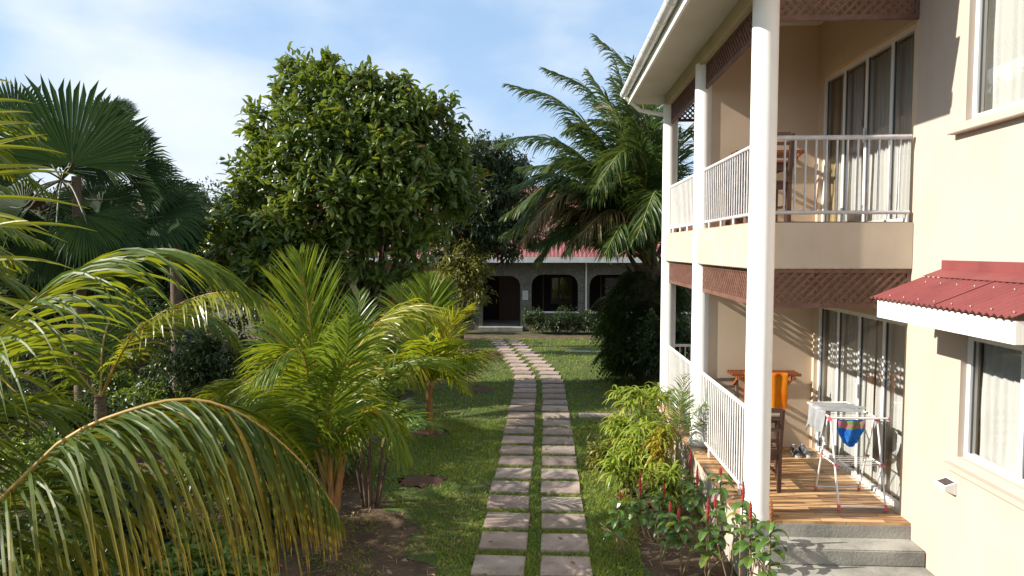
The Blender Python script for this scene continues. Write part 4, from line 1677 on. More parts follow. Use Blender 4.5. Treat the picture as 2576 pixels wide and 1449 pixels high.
def shoe(loc, rz, label):
    root = thing('sneaker', (0, 0, 0), label, 'shoe', 'pair of dark sneakers by the door')
    sec = [(-.14, .030, .085, .0), (-.12, .038, .105, .0), (-.06, .037, .112, 0), (.0, .040, .082, 0), (.06, .047, .062, 0), (.11, .045, .052, 0), (.145, .030, .040, 0), (.155, .012, .028, 0)]
    b = MB()
    vs, fs, n = [], [], 12
    for x, w_, h_, _ in sec:
        for j in range(n):
            a = math.pi * j / (n - 1)
            vs.append((w_ * math.cos(a), x, .026 + (h_ - .026) * math.sin(a) ** .8))
    for i in range(len(sec) - 1):
        for j in range(n - 1):
            fs.append((i * n + j, i * n + j + 1, (i + 1) * n + j + 1, (i + 1) * n + j))
    fs.append(list(range(n)))
    b.add(vs, fs, True)
    b.build('upper', M['shoe'], root)
    b = MB()
    vs, n = [], len(sec)
    for z in (0, .028):
        for x, w_, h_, _ in sec:
            vs.append((w_ + .004, x, z))
        for x, w_, h_, _ in sec[::-1]:
            vs.append((-w_ - .004, x, z))
    k = 2 * n
    b.add(vs, [list(range(k))[::-1], list(range(k, 2 * k))] + [(i, (i + 1) % k, k + (i + 1) % k, k + i) for i in range(k)], False)
    b.build('sole', M['sole'], root)
    b = MB()
    b.lathe((0, -.085, .104), [(.018, .0), (.026, .008), (.020, .014)], 14)
    b.build('collar', M['sole'], root)
    b = MB()
    for i in range(4):
        b.tube([(-.026, .0 + .02 * i, .088 - .006 * i), (.026, .0 + .02 * i, .088 - .006 * i)], .004, 5)
    b.build('laces', M['sole'], root)
    root.location = loc
    root.rotation_euler = (0, 0, rz)
    return root


shoe((3.27, 8.98, GF), R(175), 'left one of the two dark sneakers by the far end of the glass door')
shoe((3.40, 9.0, GF), R(186), 'right one of the two dark grey sneakers, closest to the glass door')

# solar lamp on the wall
sl = thing('solar_lamp', (WX, 6.12, 1.22), 'small white wedge-shaped solar wall lamp below the window sill', 'wall lamp')
b = MB()
ya, yb = 6.03, 6.19
pr = [(WX - .002, 1.27), (WX - .10, 1.235), (WX - .105, 1.20), (WX - .012, 1.16), (WX - .002, 1.16)]
vs = [(x, y, z) for y in (ya, yb) for x, z in pr]
b.add(vs, [(0, 1, 2, 3, 4), (9, 8, 7, 6, 5)] + [(i, 5 + i, 5 + (i + 1) % 5, (i + 1) % 5) for i in range(5)], False)
b.build('housing', M['white'], sl)
b = MB()
b.add([(WX - .012, ya + .015, 1.2695), (WX - .092, ya + .015, 1.2405), (WX - .092, yb - .015, 1.2405), (WX - .012, yb - .015, 1.2695)], [(0, 1, 2, 3)])
b.build('solar_panel', M['solar'], sl)

# things standing in the shade at the left
pot = MB()
px_ = (-10.6, 17.2, 0)
pot.lathe(px_, [(0.0, 0), (.26, 0), (.30, .12), (.38, .62), (.41, .66), (.40, .70), (.35, .70), (.33, .58), (0, .56)], 24)
o = settle(pot.build('plant_pot', M['potclay']), px_)
tag(o, 'large tapered clay plant pot standing in deep shade beneath the fan palms', 'plant pot')
br_ = MB()
bx_ = (-9.9, 18.2, 0)
br_.lathe(bx_, [(0, 0), (.40, 0), (.43, .05), (.44, .35), (.47, .38), (.44, .41), (.44, .75), (.47, .78), (.44, .81), (.42, 1.05), (.36, 1.12), (0, 1.14)], 24)
o = settle(br_.build('water_barrel', M['barrel']), bx_)
tag(o, 'dark blue-grey water barrel in the shade beside the clay pot', 'barrel')
def inside(px, py, poly):
    c = np.zeros(len(px), bool)
    n = len(poly)
    for i in range(n):
        x1, y1 = poly[i]
        x2, y2 = poly[(i + 1) % n]
        cond = (y1 > py) != (y2 > py)
        c ^= cond & (px < (x2 - x1) * (py - y1) / (y2 - y1 + 1e-12) + x1)
    return c




# ------------------------------------------------------------------ wooded hill beyond
def hill_z(x, y):
    h = 7.4 * math.exp(-((x + 36) / 26) ** 2) + 3.5 * math.exp(-((x + 80) / 40) ** 2)
    return h * min(1, max(0, (y - 44) / 26)) - .02


w = MB()
w.grid(lambda u, v: (-160 + 190 * u, 44 + 80 * v, hill_z(-160 + 190 * u, 44 + 80 * v)), 40, 16)
tag(w.build('hill', M['farland']), kind='structure')
lb = LB()
n = 520
X_ = rng.uniform(-90, -4, n)
Y_ = rng.uniform(46, 74, n)
P_, D_ = [], []
for x, y in zip(X_, Y_):
    z = hill_z(x, y)
    r = rng.uniform(1.3, 2.3)
    p, d = blob_points((x, y, z + rng.uniform(.2, 1.0)), (r, r, r * .75), 90, .75)
    P_.append(p)
    D_.append(d)
P_, D_ = np.concatenate(P_), np.concatenate(D_)
tb = np.repeat(rng.random(n), 90) * .8
rosettes(lb, P_, 4, .42, .22, .1, D_, .4, .22, np.clip(tb + rng.random(len(P_)) * .2, 0, .9))
tag(lb.build('wooded_hillside', LM['wood']), 'dense green wood covering the low hill on the horizon', 'wood', kind='stuff')


# ------------------------------------------------------------------ big round tree left of the path
def px_blob(x, y, r, Y, ry=1.0, squash=.9, k=1.0):
    Y *= k
    s_ = r * Y / FPX
    return (at(x, y, Y), (s_, s_ * ry, s_ * squash))


B = [(775, 225, 80, 20.2), (860, 262, 95, 19.8), (690, 330, 70, 20.0), (1000, 285, 90, 20.0), (905, 330, 100, 19.2), (800, 375, 115, 19.0), (985, 400, 110, 19.3), (1085, 330, 70, 20.4),
     (690, 450, 95, 19.4), (840, 490, 115, 18.6), (985, 500, 95, 18.9), (1095, 440, 80, 20.2), (635, 545, 78, 19.4), (735, 575, 95, 18.6), (600, 640, 75, 19.0), (690, 670, 85, 18.4),
     (880, 640, 45, 18.6), (830, 690, 45, 18.4), (960, 690, 38, 18.9), (1040, 640, 50, 19.3), (900, 560, 70, 18.8), (1010, 590, 55, 19.6),
     (800, 620, 60, 18.8), (1080, 540, 80, 20.6), (950, 575, 50, 19.6), (630, 700, 60, 18.6), (560, 600, 45, 19.8), (750, 700, 60, 18.8), (1160, 470, 62, 21.0), (640, 330, 26, 20.0), (745, 165, 30, 20.2), (835, 165, 28, 20.0), (615, 450, 26, 19.8), (1115, 262, 26, 20.2), (1010, 205, 30, 20.1), (585, 545, 28, 19.6), (910, 215, 40, 20.0), (1140, 390, 36, 20.4)]
base = np.array([-4.15, 15.5, 0.0])
tree('round_tree', base, [px_blob(*b, k=.79) for b in B], 'large round glossy-leaved tree left of the path, in front of the red roof', 'tree', None,
     dens=10.5, per=12, L=.27, W=.095, matl='tree', oval=True, trunk=(.10, .045), fork=base + np.array([0.1, 0, 1.5]), upb=.3, droop=.45, shell=.35)
# dark trees in the tree's shadow, right of it
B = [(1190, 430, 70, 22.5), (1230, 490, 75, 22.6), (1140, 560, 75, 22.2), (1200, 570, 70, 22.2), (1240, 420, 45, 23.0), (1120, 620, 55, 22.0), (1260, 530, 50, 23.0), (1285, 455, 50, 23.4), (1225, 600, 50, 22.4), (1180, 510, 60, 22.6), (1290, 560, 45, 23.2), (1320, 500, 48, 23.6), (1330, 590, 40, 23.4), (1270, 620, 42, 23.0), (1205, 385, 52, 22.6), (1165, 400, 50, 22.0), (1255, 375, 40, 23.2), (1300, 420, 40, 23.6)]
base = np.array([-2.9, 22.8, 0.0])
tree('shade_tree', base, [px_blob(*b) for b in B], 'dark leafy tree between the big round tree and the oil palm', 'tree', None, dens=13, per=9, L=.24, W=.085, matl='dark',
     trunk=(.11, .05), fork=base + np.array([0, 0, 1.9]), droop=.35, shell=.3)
B = [(1150, 690, 55, 21.5), (1190, 740, 45, 21.3), (1165, 640, 50, 21.6), (1200, 680, 40, 21.4)]
base = np.array([-2.75, 21.4, 0.0])
tree('porch_tree', base, [px_blob(*b) for b in B], 'slender small tree with drooping leaves left of the porch entrance', 'tree', None, dens=18, per=8, L=.2, W=.07, matl='croton',
     trunk=(.06, .04), fork=base + np.array([0, 0, 1.0]), droop=.4, shell=.2)

# trees on the left, beyond and beside the frame, that shade the garden
for i, (x, y, z, r, lab) in enumerate(((-16.5, 20.5, 2.6, 2.3, 'dark broad tree behind the nearest fan palm, at the left edge'),
                                       (-12.5, 22.5, 2.0, 2.0, 'low dark tree behind the middle of the fan palms'),
                                       (-8.9, 23.0, 2.3, 1.9, 'dark bushy tree between the fan palms and the big round tree'),
                                       (-19.5, 15.0, 4.2, 2.8, 'tall dark tree left of the fan palms, out of view, added to cast shade'))):  # the last tree stands out of view, put in for its shade
    bl = [((x + rng.normal(0, r * .5), y + rng.normal(0, r * .3), z + rng.normal(0, .7)), (r * .62, r * .62, r * .55)) for _ in range(7)]
    tree('dark_tree', (x, y, 0), bl, lab, 'tree', 'dark trees on the left', dens=9, per=9, L=.25, W=.09, matl='dark', trunk=(.14, .06), fork=(x, y, 1.0), droop=.3, shell=.35)


# ------------------------------------------------------------------ oil palm with its fern-clad trunk
def palm_root(name, loc, label, cat='palm', group=None):
    return thing(name, loc, label, cat, group)


OP = np.array([2.62, 17.4, 0.0])
op = palm_root('oil_palm', OP, 'tall oil palm with arching dark fronds right of the path, beside the white columns')
tm = trunk_mb([OP - [0, 0, .1], OP + [0, 0, 1.6], OP + [.03, 0, 2.9]], .34, .42, 14)
tm.build('trunk', M['palmbark'], op)
tm = MB()
for i in range(46):
    a = i * 2.4
    z = 1.3 + i * .042
    c = OP + np.array([.38 * math.cos(a), .38 * math.sin(a), z])
    d = np.array([math.cos(a), math.sin(a), 1.5])
    tm.tube([c, c + d * .14, c + d * .24], [.06, .045, .02], 6)
tm.build('frond_stump', M['bark'], op)
CR = OP + np.array([0, 0, 2.9])


def opf(pts, Y1, leaf=1.0, n=100, matl='oil', label=None, droop=.75, width=.052, lift=-12):
    k = len(pts)
    P = [CR + rng.normal(0, .1, 3)]
    for i, (x, y) in enumerate(pts):
        t = (i + 1) / k
        P.append(at(x, y, OP[1] + (Y1 - OP[1]) * t))
    frond(op, P, n=n, leaf=leaf, width=width, bare=.18, sweep=(62, 26), lift=lift, droop=droop, mats=(matl, 'rachis_g'), k=4, rad=.034, twist=.5, label=label, endlen=.5, jitter=.2)


opf([(1560, 430), (1420, 265), (1280, 212)], 17.0)
opf([(1575, 400), (1490, 235), (1370, 172)], 18.3)
opf([(1615, 360), (1590, 190), (1500, 92)], 17.6)
opf([(1555, 500), (1440, 375), (1330, 345), (1245, 365)], 18.8)
opf([(1530, 520), (1400, 440), (1290, 470)], 15.8, droop=.8)
opf([(1540, 560), (1420, 490), (1330, 575)], 15.4, matl='oilold', droop=.9, label='withered brownish frond')
opf([(1560, 600), (1480, 575), (1420, 640)], 15.2, droop=.9, leaf=.75)
opf([(1640, 420), (1615, 250), (1590, 150)], 16.4)
opf([(1650, 400), (1690, 250), (1740, 210)], 18.0)
opf([(1690, 420), (1725, 330), (1800, 400)], 17.8, matl='oil')
opf([(1700, 520), (1800, 420), (1900, 470)], 17.0)
opf([(1610, 480), (1560, 330), (1490, 300)], 16.0)
opf([(1620, 460), (1570, 380), (1500, 470)], 15.0, droop=.9)
opf([(1640, 350), (1660, 200), (1720, 120)], 19.2)
opf([(1590, 560), (1530, 500), (1460, 560)], 19.4)
opf([(1660, 560), (1650, 480), (1600, 600)], 14.4, droop=.9)
opf([(1600, 470), (1520, 410), (1450, 440)], 17.4, leaf=.8)
opf([(1625, 440), (1600, 300), (1560, 240)], 18.6)
opf([(1580, 540), (1500, 440), (1400, 400)], 18.2)
opf([(1570, 480), (1480, 330), (1420, 330)], 16.4)
opf([(1630, 400), (1580, 270), (1540, 200)], 17.2)
opf([(1600, 520), (1540, 460), (1480, 500)], 15.6)
opf([(1650, 480), (1620, 380), (1560, 400)], 15.8)
opf([(1570, 570), (1480, 530), (1390, 600)], 16.8, droop=.9)
opf([(1540, 590), (1440, 540), (1360, 620)], 18.8, droop=.9)
opf([(1640, 440), (1650, 320), (1640, 240)], 17.6)
opf([(1560, 540), (1420, 450), (1300, 560)], 16.6, droop=.9)
opf([(1540, 570), (1400, 520), (1310, 610)], 15.8, matl='oilold', droop=.9)
opf([(1520, 600), (1420, 580), (1350, 650)], 17.4, droop=.9)
opf([(1560, 500), (1440, 400), (1350, 440)], 17.8, droop=.9)
for tx, ty, mx, my, Yt in ((1430, 300, 1530, 400, 17.0), (1480, 180, 1570, 330, 16.8), (1545, 150, 1600, 320, 18.4), (1400, 350, 1500, 430, 16.2), (1450, 460, 1530, 490, 15.6), (1590, 300, 1625, 420, 15.2)):
    opf([(mx * .5 + 1640 * .5 - 10, my * .5 + 640 * .5 - 20), (mx, my), (tx, ty)], Yt, leaf=.9, n=105, width=.06, droop=.85)
opf([(1540, 540), (1400, 470), (1270, 540)], 18.4, droop=.9, leaf=1.1)
opf([(1530, 560), (1390, 520), (1265, 590)], 17.4, droop=.9, leaf=1.1)
opf([(1560, 530), (1460, 470), (1380, 520)], 16.2, droop=.9, leaf=1.1)
opf([(1540, 600), (1450, 570), (1340, 620)], 16.0, droop=.8, leaf=.9)
opf([(1590, 560), (1530, 530), (1450, 600)], 15.4, matl='oilold', droop=.9)
opf([(1560, 480), (1430, 420), (1310, 420)], 18.8, droop=.9, leaf=1.1)
opf([(1600, 600), (1570, 560), (1520, 640)], 14.9, droop=.9)
# creeper: ferns hanging on the trunk
fr = thing('climbing_fern', OP, 'dense dark green ferns and creeper hanging round the oil palm trunk', 'creeper')
lb = LB()
n = 950
a = rng.uniform(0, 2 * math.pi, n)
z = rng.uniform(.25, 2.75, n)
rad = .38 + .55 * np.sin(np.clip(z / 2.9, 0, 1) * math.pi) ** .7 * rng.random(n)
P0 = OP + np.stack([rad * np.cos(a) - .25 * (z < 2.2), rad * np.sin(a) * .9 - .15, z], 1)
out = np.stack([np.cos(a), np.sin(a), rng.normal(.15, .3, n)], 1)
# each fern: a short hanging midrib with leaflets on both sides
for kk in range(9):
    t = (kk + 1) / 9
    pos = P0 + out * (.42 * t)[..., None] if np.ndim(t) else P0 + out * .42 * t + np.array([0, 0, -1]) * .42 * t * t
    for sgn in (-1, 1):
        sd = unit(np.cross(out, [0, 0, 1])) * sgn
        d = unit(sd + out * .35 + np.array([0, 0, -.45]))
        lb.ribbons(pos, d, unit(out), .17 * (1 - .6 * abs(t - .35)), .04, .5, 2, 0, np.clip(rng.normal(.4, .25, n), 0, .9))
fo = lb.build('foliage', LM['fern'], fr)
tm = MB()
for i in range(7):
    a_ = rng.uniform(2.2, 5.2)
    tm.tube(spline([OP + np.array([.36 * math.cos(a_), .36 * math.sin(a_), z_]) * 1.0 + rng.normal(0, .03, 3) for z_ in (0.02, .8, 1.6, 2.5)], 12), .014, 5)
tm.build('stem', M['stem'], fr)
cv = bush('broadleaf_creeper', (1.95, 16.9, 0), (.55, .45, 2.0), 'broad-leaved creeper with pale leaf edges at the foot of the oil palm', 'creeper', dens=30, per=6, L=.2, W=.11, matl='fern', nb=7)
bush('dark_shrub', (2.9, 15.9, 0), (.9, .6, 1.7), 'dark shrub between the oil palm trunk and the white columns', 'shrub', dens=26, per=8, L=.15, W=.06, matl='dark', nb=7)

# shrubs before the bungalow
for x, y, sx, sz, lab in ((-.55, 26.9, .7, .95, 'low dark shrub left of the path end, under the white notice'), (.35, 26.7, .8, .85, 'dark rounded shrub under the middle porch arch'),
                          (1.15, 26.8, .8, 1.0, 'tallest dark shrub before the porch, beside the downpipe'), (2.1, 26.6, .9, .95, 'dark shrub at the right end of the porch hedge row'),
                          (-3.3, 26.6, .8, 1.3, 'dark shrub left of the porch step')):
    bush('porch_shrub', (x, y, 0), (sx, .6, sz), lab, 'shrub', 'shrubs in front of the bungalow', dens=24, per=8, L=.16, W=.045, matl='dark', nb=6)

# ------------------------------------------------------------------ fan palms
F1 = np.array([-9.35, 13.2, 0.0])
fp = palm_root('fan_palm', F1, 'tall fan palm with a huge upright pleated leaf at the left of the garden', group='fan palms')
tm = trunk_mb([F1 - [0, 0, .1], F1 + [0.02, 0, 2.4], F1 + [.03, 0, 4.75]], .15, .085, 12, rings=26, wob=.02)
tm.build('trunk', M['palmbark'], fp)
C1 = at(155, 452, 13.2)
VIEW = unit(np.array([0.62, -1, .15]))


def ff(root, crown, hub, ang, Rp, Y, span=190, tilt=(0, 0, 0), droop=.25, mt='fan', label=None):
    h = at(*hub, Y)
    X = np.array([math.cos(R(ang)), 0, math.sin(R(ang))]) + np.array(tilt) * .6
    nrm = VIEW + np.array(tilt) + rng.normal(0, .12, 3)
    fan_leaf(root, crown, h, Rp * Y / FPX, X, nrm, span, 38, .66, droop, mt, label)


ff(fp, C1, (150, 425), 84, 150, 13.7, 205, (.1, .2, .1), .15)
ff(fp, C1, (235, 405), 12, 130, 13.5, 170, (.2, .1, .2), .2)
ff(fp, C1, (105, 400), 150, 130, 13.5, 175, (-.1, .1, .2), .2)
ff(fp, C1, (180, 415), 92, 240, 12.8, 188, (0, .2, 0), .06)
ff(fp, C1, (262, 352), 46, 120, 13.6, 150, (.3, .1, .3), .2)
ff(fp, C1, (40, 330), 115, 165, 13.8, 150, (-.2, .2, .1), .12)
ff(fp, C1, (90, 430), 168, 170, 12.8, 170, (0, .1, .5), .25)
ff(fp, C1, (60, 520), 205, 170, 12.6, 180, (0, 0, .7), .35)
ff(fp, C1, (210, 540), -80, 120, 12.4, 170, (0, 0, .6), .3)
ff(fp, C1, (120, 560), -120, 150, 12.9, 180, (.1, 0, .5), .3)
ff(fp, C1, (255, 320), 62, 95, 14.4, 140, (.2, .3, .2), .15)
F2 = np.array([-7.9, 14.2, 0.0])
fp2 = palm_root('fan_palm', F2, 'fan palm with drooping dark leaves, between the upright-leaved palm and the big round tree', group='fan palms')
tm = trunk_mb([F2 - [0, 0, .1], F2 + [0.0, 0, 2.0], F2 + [.02, 0, 4.0]], .14, .11, 12, rings=22, wob=.02)
tm.build('trunk', M['palmbark'], fp2)
C2 = F2 + np.array([0, 0, 4.0])
ff(fp2, C2, (305, 430), 18, 165, 13.8, 150, (.1, -.1, .35), .25)
ff(fp2, C2, (335, 365), 40, 78, 14.6, 130, (.1, .4, .4), .2)
ff(fp2, C2, (345, 475), 4, 150, 14.0, 140, (.1, 0, .5), .3)
ff(fp2, C2, (285, 565), -66, 125, 13.4, 180, (0, -.2, .3), .25)
ff(fp2, C2, (370, 550), -14, 175, 13.8, 150, (.1, 0, .6), .4)
ff(fp2, C2, (385, 515), -6, 160, 14.6, 150, (.1, .2, .5), .4)
ff(fp2, C2, (260, 560), -130, 110, 13.6, 170, (0, 0, .5), .3)
ff(fp2, C2, (220, 600), -150, 130, 14.4, 170, (0, 0, .7), .35)
ff(fp2, C2, (300, 640), -90, 110, 14.6, 180, (0, 0, .3), .3)
ff(fp2, C2, (300, 290), 62, 60, 15.2, 120, (0, .5, .3), .2)
ff(fp2, C2, (430, 590), -25, 120, 15.0, 150, (.2, 0, .8), .4)

for i in range(9):
    a = rng.uniform(-200, 20)
    h = (155 + 130 * math.cos(R(a)) * rng.uniform(.6, 1.1), 500 - 95 * math.sin(R(a)) * rng.uniform(.5, 1.1))
    ff(fp, C1, h, a, rng.uniform(110, 160), 13.2 + rng.uniform(-.8, .8), 165, (rng.normal(0, .2), 0, rng.uniform(.1, .6)), .35)
for i in range(12):
    a = rng.uniform(-205, -12)
    h = (325 + 90 * math.cos(R(a)) * rng.uniform(.6, 1.1), 520 - 95 * math.sin(R(a)) * rng.uniform(.5, 1.1))
    ff(fp2, C2, h, a, rng.uniform(95, 140), 14.2 + rng.uniform(-.8, .9), 160, (rng.normal(0, .2), 0, rng.uniform(.1, .6)), .35)

# bushes filling the shaded left middle ground
for x, y, sx, sz, mt, lab in ((-13.2, 14.6, 1.4, 1.7, 'dark', 'dark bush at the left edge beneath the fan palm leaves'), (-11.0, 19.6, 1.6, 2.0, 'dark', 'dark bush behind the clay pot'),
                              (-7.6, 19.2, 1.4, 1.9, 'dark', 'dark bush behind the water barrel, right of the pot'), (-5.6, 17.3, 1.3, 1.5, 'tree', 'green bush at the foot of the big round tree'),
                              (-4.1, 16.2, .9, 1.3, 'shrub', 'light green bush between the young palm and the big round tree'), (-6.9, 15.6, 1.0, .8, 'shrub', 'low leafy bush in the sunlit bed below the arching far frond'),
                              (-8.3, 15.3, .5, .8, 'yellow', 'yellow-leaved croton in the middle of the left bed'), (-6.2, 13.4, 1.0, .6, 'shrub', 'low bright herb patch in the left bed, before the crotons'),
                              (-7.8, 12.2, 1.1, .7, 'shrub', 'sparse leafy plants right of the bare fan palm trunk'), (-7.0, 13.0, 1.2, 1.9, 'dark', 'dark tall shrub hiding the trunk of the drooping fan palm'), (-10.6, 14.6, 1.3, 2.0, 'dark', 'dark tall shrub behind the bare fan palm trunk'), (-6.2, 17.6, 1.2, 2.2, 'dark', 'dark tall shrub left of the big round tree trunk'), (-9.9, 11.2, 1.2, .9, 'dark', 'dark low shrub left of the bare fan palm trunk'),
                              (-4.6, 12.2, .9, .7, 'dark', 'dark low shrub behind the nearest young coconut palm'), (-3.7, 14.6, .6, .9, 'shrub', 'upright green shrub left of the second young palm')):
    bush('garden_shrub', (x, y, 0), (sx, sx * .8, sz), lab, 'shrub', 'shrubs in the left garden bed', dens=20, per=8, L=.14, W=.055, matl=mt, nb=7)

lb = LB()
n = 2600
x = rng.uniform(-13, -2.6, n)
y = rng.uniform(5.2, 19, n)
k = ~inside(x, y, LAWN) & (np.sin(x * 1.7 + 1.2 * np.sin(y * 1.1)) * np.sin(y * 1.3 + x * .4) > -.45) & (x < -2.75 - .1 * (y > 9))
x, y = x[k], y[k]
C_ = np.stack([x, y, rng.uniform(.03, .26, len(x))], 1)
rosettes(lb, C_, 8, .13, .055, .3, None, .8, .07)
tag(lb.build('ground_cover', LM['groundleaf']), 'low leafy ground cover filling the left garden bed', 'ground cover', kind='stuff')

# ------------------------------------------------------------------ young coconut palms beside the lawn
def pxf(root, crown, pts, Y0, Y1, **kw):
    k = len(pts)
    P = [crown]
    for i, (x, y) in enumerate(pts):
        P.append(at(x, y, Y0 + (Y1 - Y0) * (i + 1) / k))
    return frond(root, P, **kw)


K1 = np.array([-2.28, 6.95, 0.0])
c1 = palm_root('coconut_palm', K1, 'young coconut palm with orange frond bases, nearest the path', group='young coconut palms')
tm = trunk_mb([K1 - [0, 0, .05], K1 + [.02, 0, .3], K1 + [.05, 0, .62]], .085, .07, 12)
tm.build('trunk', M['palmbark'], c1)
tm = MB()
for i in range(7):
    a = i * 2.4
    tm.tube(spline([K1 + np.array([.05 * math.cos(a), .05 * math.sin(a), .4]), K1 + np.array([.07 * math.cos(a) + .04, .07 * math.sin(a), .8]), K1 + np.array([.15 * math.cos(a) + .04, .12 * math.sin(a), 1.15])], 6), [.045, .042, .038, .032, .026, .022, .016], 7)
tm.build('frond_base', M['boot'], c1)
cc = K1 + np.array([.04, 0, .75])
kw = dict(n=78, leaf=.80, width=.031, bare=.22, rad=.016, mats=('young', 'rachis'), k=5, fold=.25)
pxf(c1, cc, [(797, 980), (778, 800), (752, 640)], 6.95, 7.0, sweep=(42, 22), lift=12, droop=.12, up=(0.1, -1, .1), **kw)
pxf(c1, cc, [(782, 1020), (768, 905), (735, 880), (640, 950)], 6.9, 6.2, sweep=(72, 35), lift=-18, droop=.75, **{**kw, 'leaf': .74})
pxf(c1, cc, [(835, 1060), (872, 925), (965, 800), (1065, 775), (1140, 850)], 7.0, 7.8, sweep=(70, 35), lift=-8, droop=.55, **{**kw, 'leaf': .74, 'mats': ('cocoyellow', 'rachis'), 'n': 88}, label='sunlit yellow-green frond arching to the right')
pxf(c1, cc, [(862, 1010), (895, 880), (905, 735)], 7.1, 7.7, sweep=(60, 30), lift=10, droop=.2, up=(0, -1, .2), **{**kw, 'leaf': .56, 'mats': ('areca', 'rachis_g'), 'n': 54})
pxf(c1, cc, [(885, 1020), (980, 930), (1090, 905), (1175, 985)], 7.2, 8.6, sweep=(62, 35), lift=0, droop=.4, **{**kw, 'leaf': .66})
pxf(c1, cc, [(770, 1090), (715, 1010), (650, 1030), (600, 1120)], 6.9, 6.9, sweep=(70, 35), lift=-12, droop=.7, **{**kw, 'leaf': .66})
pxf(c1, cc, [(860, 1110), (920, 1030), (985, 1050), (1035, 1150)], 6.9, 7.0, sweep=(70, 35), lift=-15, droop=.8, **{**kw, 'leaf': .66})
pxf(c1, cc, [(790, 1060), (740, 960), (700, 960), (655, 1060)], 7.1, 8.2, sweep=(68, 35), lift=-8, droop=.7, **{**kw, 'leaf': .74})

pxf(c1, cc, [(780, 1030), (735, 900), (690, 790)], 7.0, 8.0, sweep=(55, 28), lift=5, droop=.4, **{**kw, 'leaf': .7})
pxf(c1, cc, [(830, 1030), (870, 900), (880, 800)], 7.0, 6.2, sweep=(55, 28), lift=5, droop=.4, **{**kw, 'leaf': .6, 'mats': ('areca', 'rachis_g')})

K2 = np.array([-2.08, 12.05, 0.0])
c2 = palm_root('coconut_palm', K2, 'young coconut palm with a thin bare trunk in the middle of the lawn edge', group='young coconut palms')
tm = trunk_mb([K2 - [0, 0, .05], K2 + [-.02, 0, .5], K2 + [.0, 0, .95]], .07, .055, 12, rings=9, wob=.01)
tm.build('trunk', M['boot'], c2)
cc = K2 + np.array([0, 0, .92])
kw = dict(n=66, leaf=.74, width=.042, bare=.16, rad=.016, mats=('young', 'rachis'), k=4)
pxf(c2, cc, [(1070, 860), (1082, 770), (1078, 695)], 12.05, 12.2, sweep=(52, 25), lift=10, droop=.15, up=(0, -1, .1), **kw)
pxf(c2, cc, [(1105, 890), (1135, 810), (1172, 780)], 12.0, 11.7, sweep=(60, 30), lift=0, droop=.3, **{**kw, 'mats': ('cocoyellow', 'rachis')}, label='yellowing frond leaning to the right')
pxf(c2, cc, [(1050, 880), (1020, 790), (1005, 720)], 12.1, 12.8, sweep=(58, 28), lift=0, droop=.3, **kw)
pxf(c2, cc, [(1110, 940), (1160, 900), (1200, 920)], 12.0, 11.2, sweep=(65, 35), lift=-5, droop=.5, **kw)
pxf(c2, cc, [(1120, 950), (1180, 890), (1248, 885)], 12.1, 13.0, sweep=(65, 30), lift=-10, droop=.6, **{**kw, 'mats': ('oilold', 'rachis')}, label='brownish old frond drooping over the grass')
pxf(c2, cc, [(1040, 940), (990, 900), (950, 930)], 12.0, 11.4, sweep=(65, 35), lift=-5, droop=.5, **kw)
pxf(c2, cc, [(1080, 930), (1090, 870), (1110, 860)], 12.0, 10.8, sweep=(65, 35), lift=-5, droop=.5, **kw)
pxf(c2, cc, [(1060, 940), (1040, 900), (1020, 960)], 12.0, 10.9, sweep=(65, 35), lift=-10, droop=.6, **{**kw, 'mats': ('cocoyellow', 'rachis')})

K4 = np.array([-3.05, 16.4, 0.0])
c4 = palm_root('coconut_palm', K4, 'young coconut palm with yellowing side fronds, farthest of the three, before the bungalow', group='young coconut palms')
tm = trunk_mb([K4 - [0, 0, .05], K4 + [0, 0, .4], K4 + [.0, 0, .8]], .08, .07, 10)
tm.build('trunk', M['boot'], c4)
cc = K4 + np.array([0, 0, .8])
kw = dict(n=60, leaf=.8, width=.05, bare=.16, rad=.02, mats=('areca', 'rachis_g'), k=4)
pxf(c4, cc, [(1062, 840), (1055, 760), (1050, 685)], 16.4, 16.6, sweep=(50, 25), lift=8, droop=.2, up=(0, -1, .1), **kw)
pxf(c4, cc, [(1085, 830), (1105, 760), (1120, 715)], 16.4, 16.0, sweep=(55, 28), lift=4, droop=.3, **kw)
pxf(c4, cc, [(1045, 840), (1020, 760), (1010, 730)], 16.4, 16.2, sweep=(60, 28), lift=0, droop=.5, **{**kw, 'mats': ('cocoyellow', 'rachis')})
pxf(c4, cc, [(1090, 830), (1125, 770), (1140, 790)], 16.4, 16.3, sweep=(60, 28), lift=-5, droop=.6, **{**kw, 'mats': ('oilold', 'rachis')}, label='brown withered frond')
pxf(c4, cc, [(1070, 850), (1075, 790), (1090, 770)], 16.4, 15.2, sweep=(60, 28), lift=0, droop=.4, **kw)

# areca clump between the first two palms
K3 = np.array([-2.25, 8.55, 0.0])
ar = palm_root('areca_palm', K3, 'clump of thin dark canes with small feathery fronds, between two young coconut palms', 'palm')
tm = MB()
tops = []
for i in range(8):
    a = i * 2.4
    b_ = K3 + np.array([.09 * math.cos(a), .08 * math.sin(a), -.02])
    t_ = b_ + np.array([.12 * math.cos(a), .1 * math.sin(a), rng.uniform(.6, .95)])
    tm.tube(spline([b_, (b_ + t_) / 2, t_], 6), [.022, .022, .021, .02, .019, .018, .017], 8)
    tops.append(t_)
tm.build('cane', M['bark'], ar)
for i, t_ in enumerate(tops):
    a = i * 2.4 + .4
    d = np.array([math.cos(a), math.sin(a), 0])
    frond(ar, [t_, t_ + d * .12 + [0, 0, .3], t_ + d * .4 + [0, 0, .42], t_ + d * .72 + [0, 0, .3]], n=30, leaf=.32, width=.03, bare=.15, sweep=(60, 30), lift=5, droop=.4, mats=('areca', 'rachis_g'), rad=.008)

